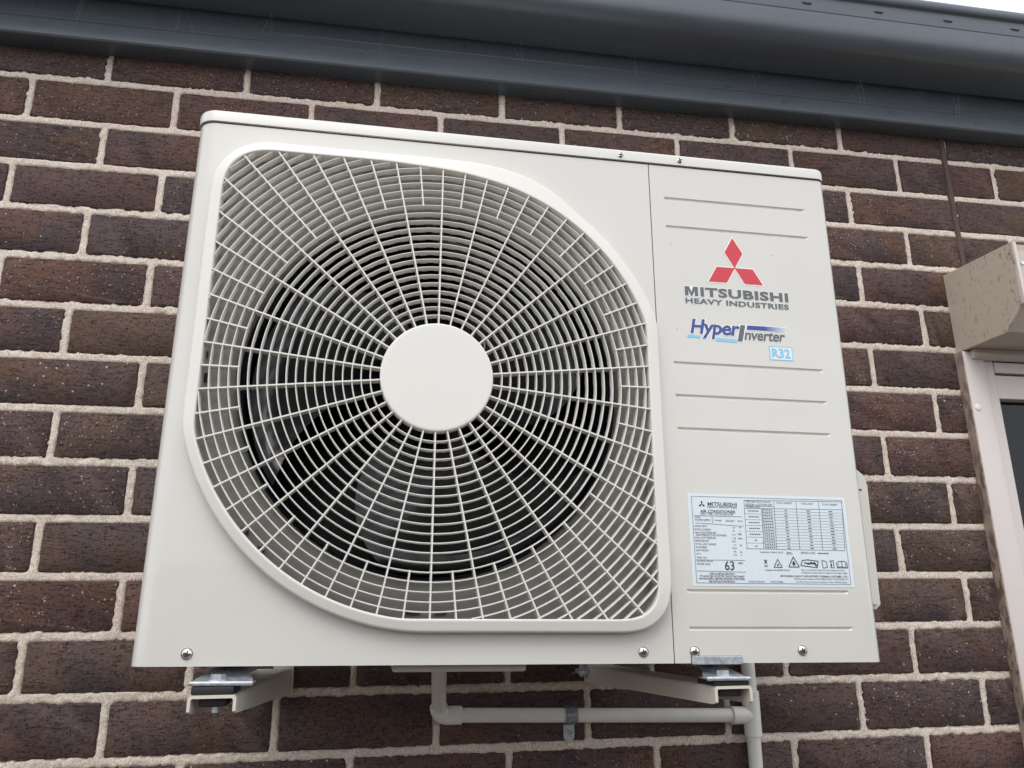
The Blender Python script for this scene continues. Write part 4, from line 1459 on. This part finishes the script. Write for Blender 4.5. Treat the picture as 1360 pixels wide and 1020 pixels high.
o = obj('tee_collar', bmesh_to('tee_collar', bm, 35), None, M_fitting); put(o, drain)

# saddle clip
clip = empty('pipe_clip', (.1425, D, -.115))
tag(clip, 'small galvanised saddle clip holding the horizontal drain pipe to the bricks', 'pipe clip')
bm = bmesh.new()
pz = -.0935 + (-.1075 + .0935) * (.1415 + .060) / .492
n = 16
A, B = [], []
R1 = PR + .0016
pathp = [(D - .0008, pz + R1 + .001)]
for k in range(n + 1):
    a = R(90) + R(180) * k / n
    pathp.append((PY + R1 * math.cos(a), pz + R1 * math.sin(a)))
pathp += [(D - .0030, pz - R1 - .0006), (D - .0026, pz - R1 - .0035)]
x0, x1 = .1325, .1515
for (y, z) in pathp:
    for xx in (x0, x0 + .0035, x0 + .0055, x1 - .0055, x1 - .0035, x1):
        rib = .0009 if xx in (x0 + .0055, x1 - .0055) else 0
        vec = Vector((y - PY, z - pz)); vec = vec.normalized() * rib
        A.append((xx, y + vec.x, z + vec.y))
fs = []
for i in range(len(pathp) - 1):
    for k in range(5):
        a = i * 6 + k; fs.append((a, a + 1, a + 7, a + 6))
me = mesh('saddle_strap', A, fs, 40)
o = obj('saddle_strap', me, None, M_galv_dark); put(o, clip)
bm = bmesh.new()
ztb = pz - R1 - .0030
tv = [(x0 + .0008, ztb), (x1 - .0008, ztb), (x1 - .0008, ztb - .0165)]
for k in range(9):
    a = -R(180) * k / 8
    tv.append(((x0 + x1) / 2 + .0087 * math.cos(a), ztb - .0165 + .0087 * math.sin(a)))
tv.append((x0 + .0008, ztb - .0165))
tv2 = [tv[0]] + [tv[1]]
uniq = []
for p in tv:
    if not uniq or math.hypot(p[0] - uniq[-1][0], p[1] - uniq[-1][1]) > 1e-4: uniq.append(p)
F0 = [bm.verts.new((x, D - .0036, z)) for x, z in uniq]; F1 = [bm.verts.new((x, D - .0014, z)) for x, z in uniq]
bm.faces.new(F0); bm.faces.new(F1[::-1])
for k in range(len(uniq)):
    kk = (k + 1) % len(uniq); bm.faces.new((F0[k], F1[k], F1[kk], F0[kk]))
o = obj('fixing_tab', bmesh_to('fixing_tab', bm, 30), None, M_galv); put(o, clip)
bm = bmesh.new()
sc_ = ((x0 + x1) / 2 + .0005, ztb - .0125)
add_tube(bm, (sc_[0], D - .0036, sc_[1]), (sc_[0], D - .0050, sc_[1]), .0062, .0058, 24)
add_tube(bm, (sc_[0], D - .0050, sc_[1]), (sc_[0], D - .0072, sc_[1]), .0048, .0030, 20)
o = obj('screw', bmesh_to('screw', bm, 35), None, M_galv); put(o, clip)
bm = bmesh.new()
add_box(bm, (sc_[0] - .0024, D - .00745, sc_[1] - .0005), (sc_[0] + .0024, D - .0066, sc_[1] + .0005))
o = obj('cross_recess', bmesh_to('cross_recess', bm), None, M_recess_dark); put(o, clip)

if scene.render: scene.render.resolution_x = 1024; scene.render.resolution_y = 768
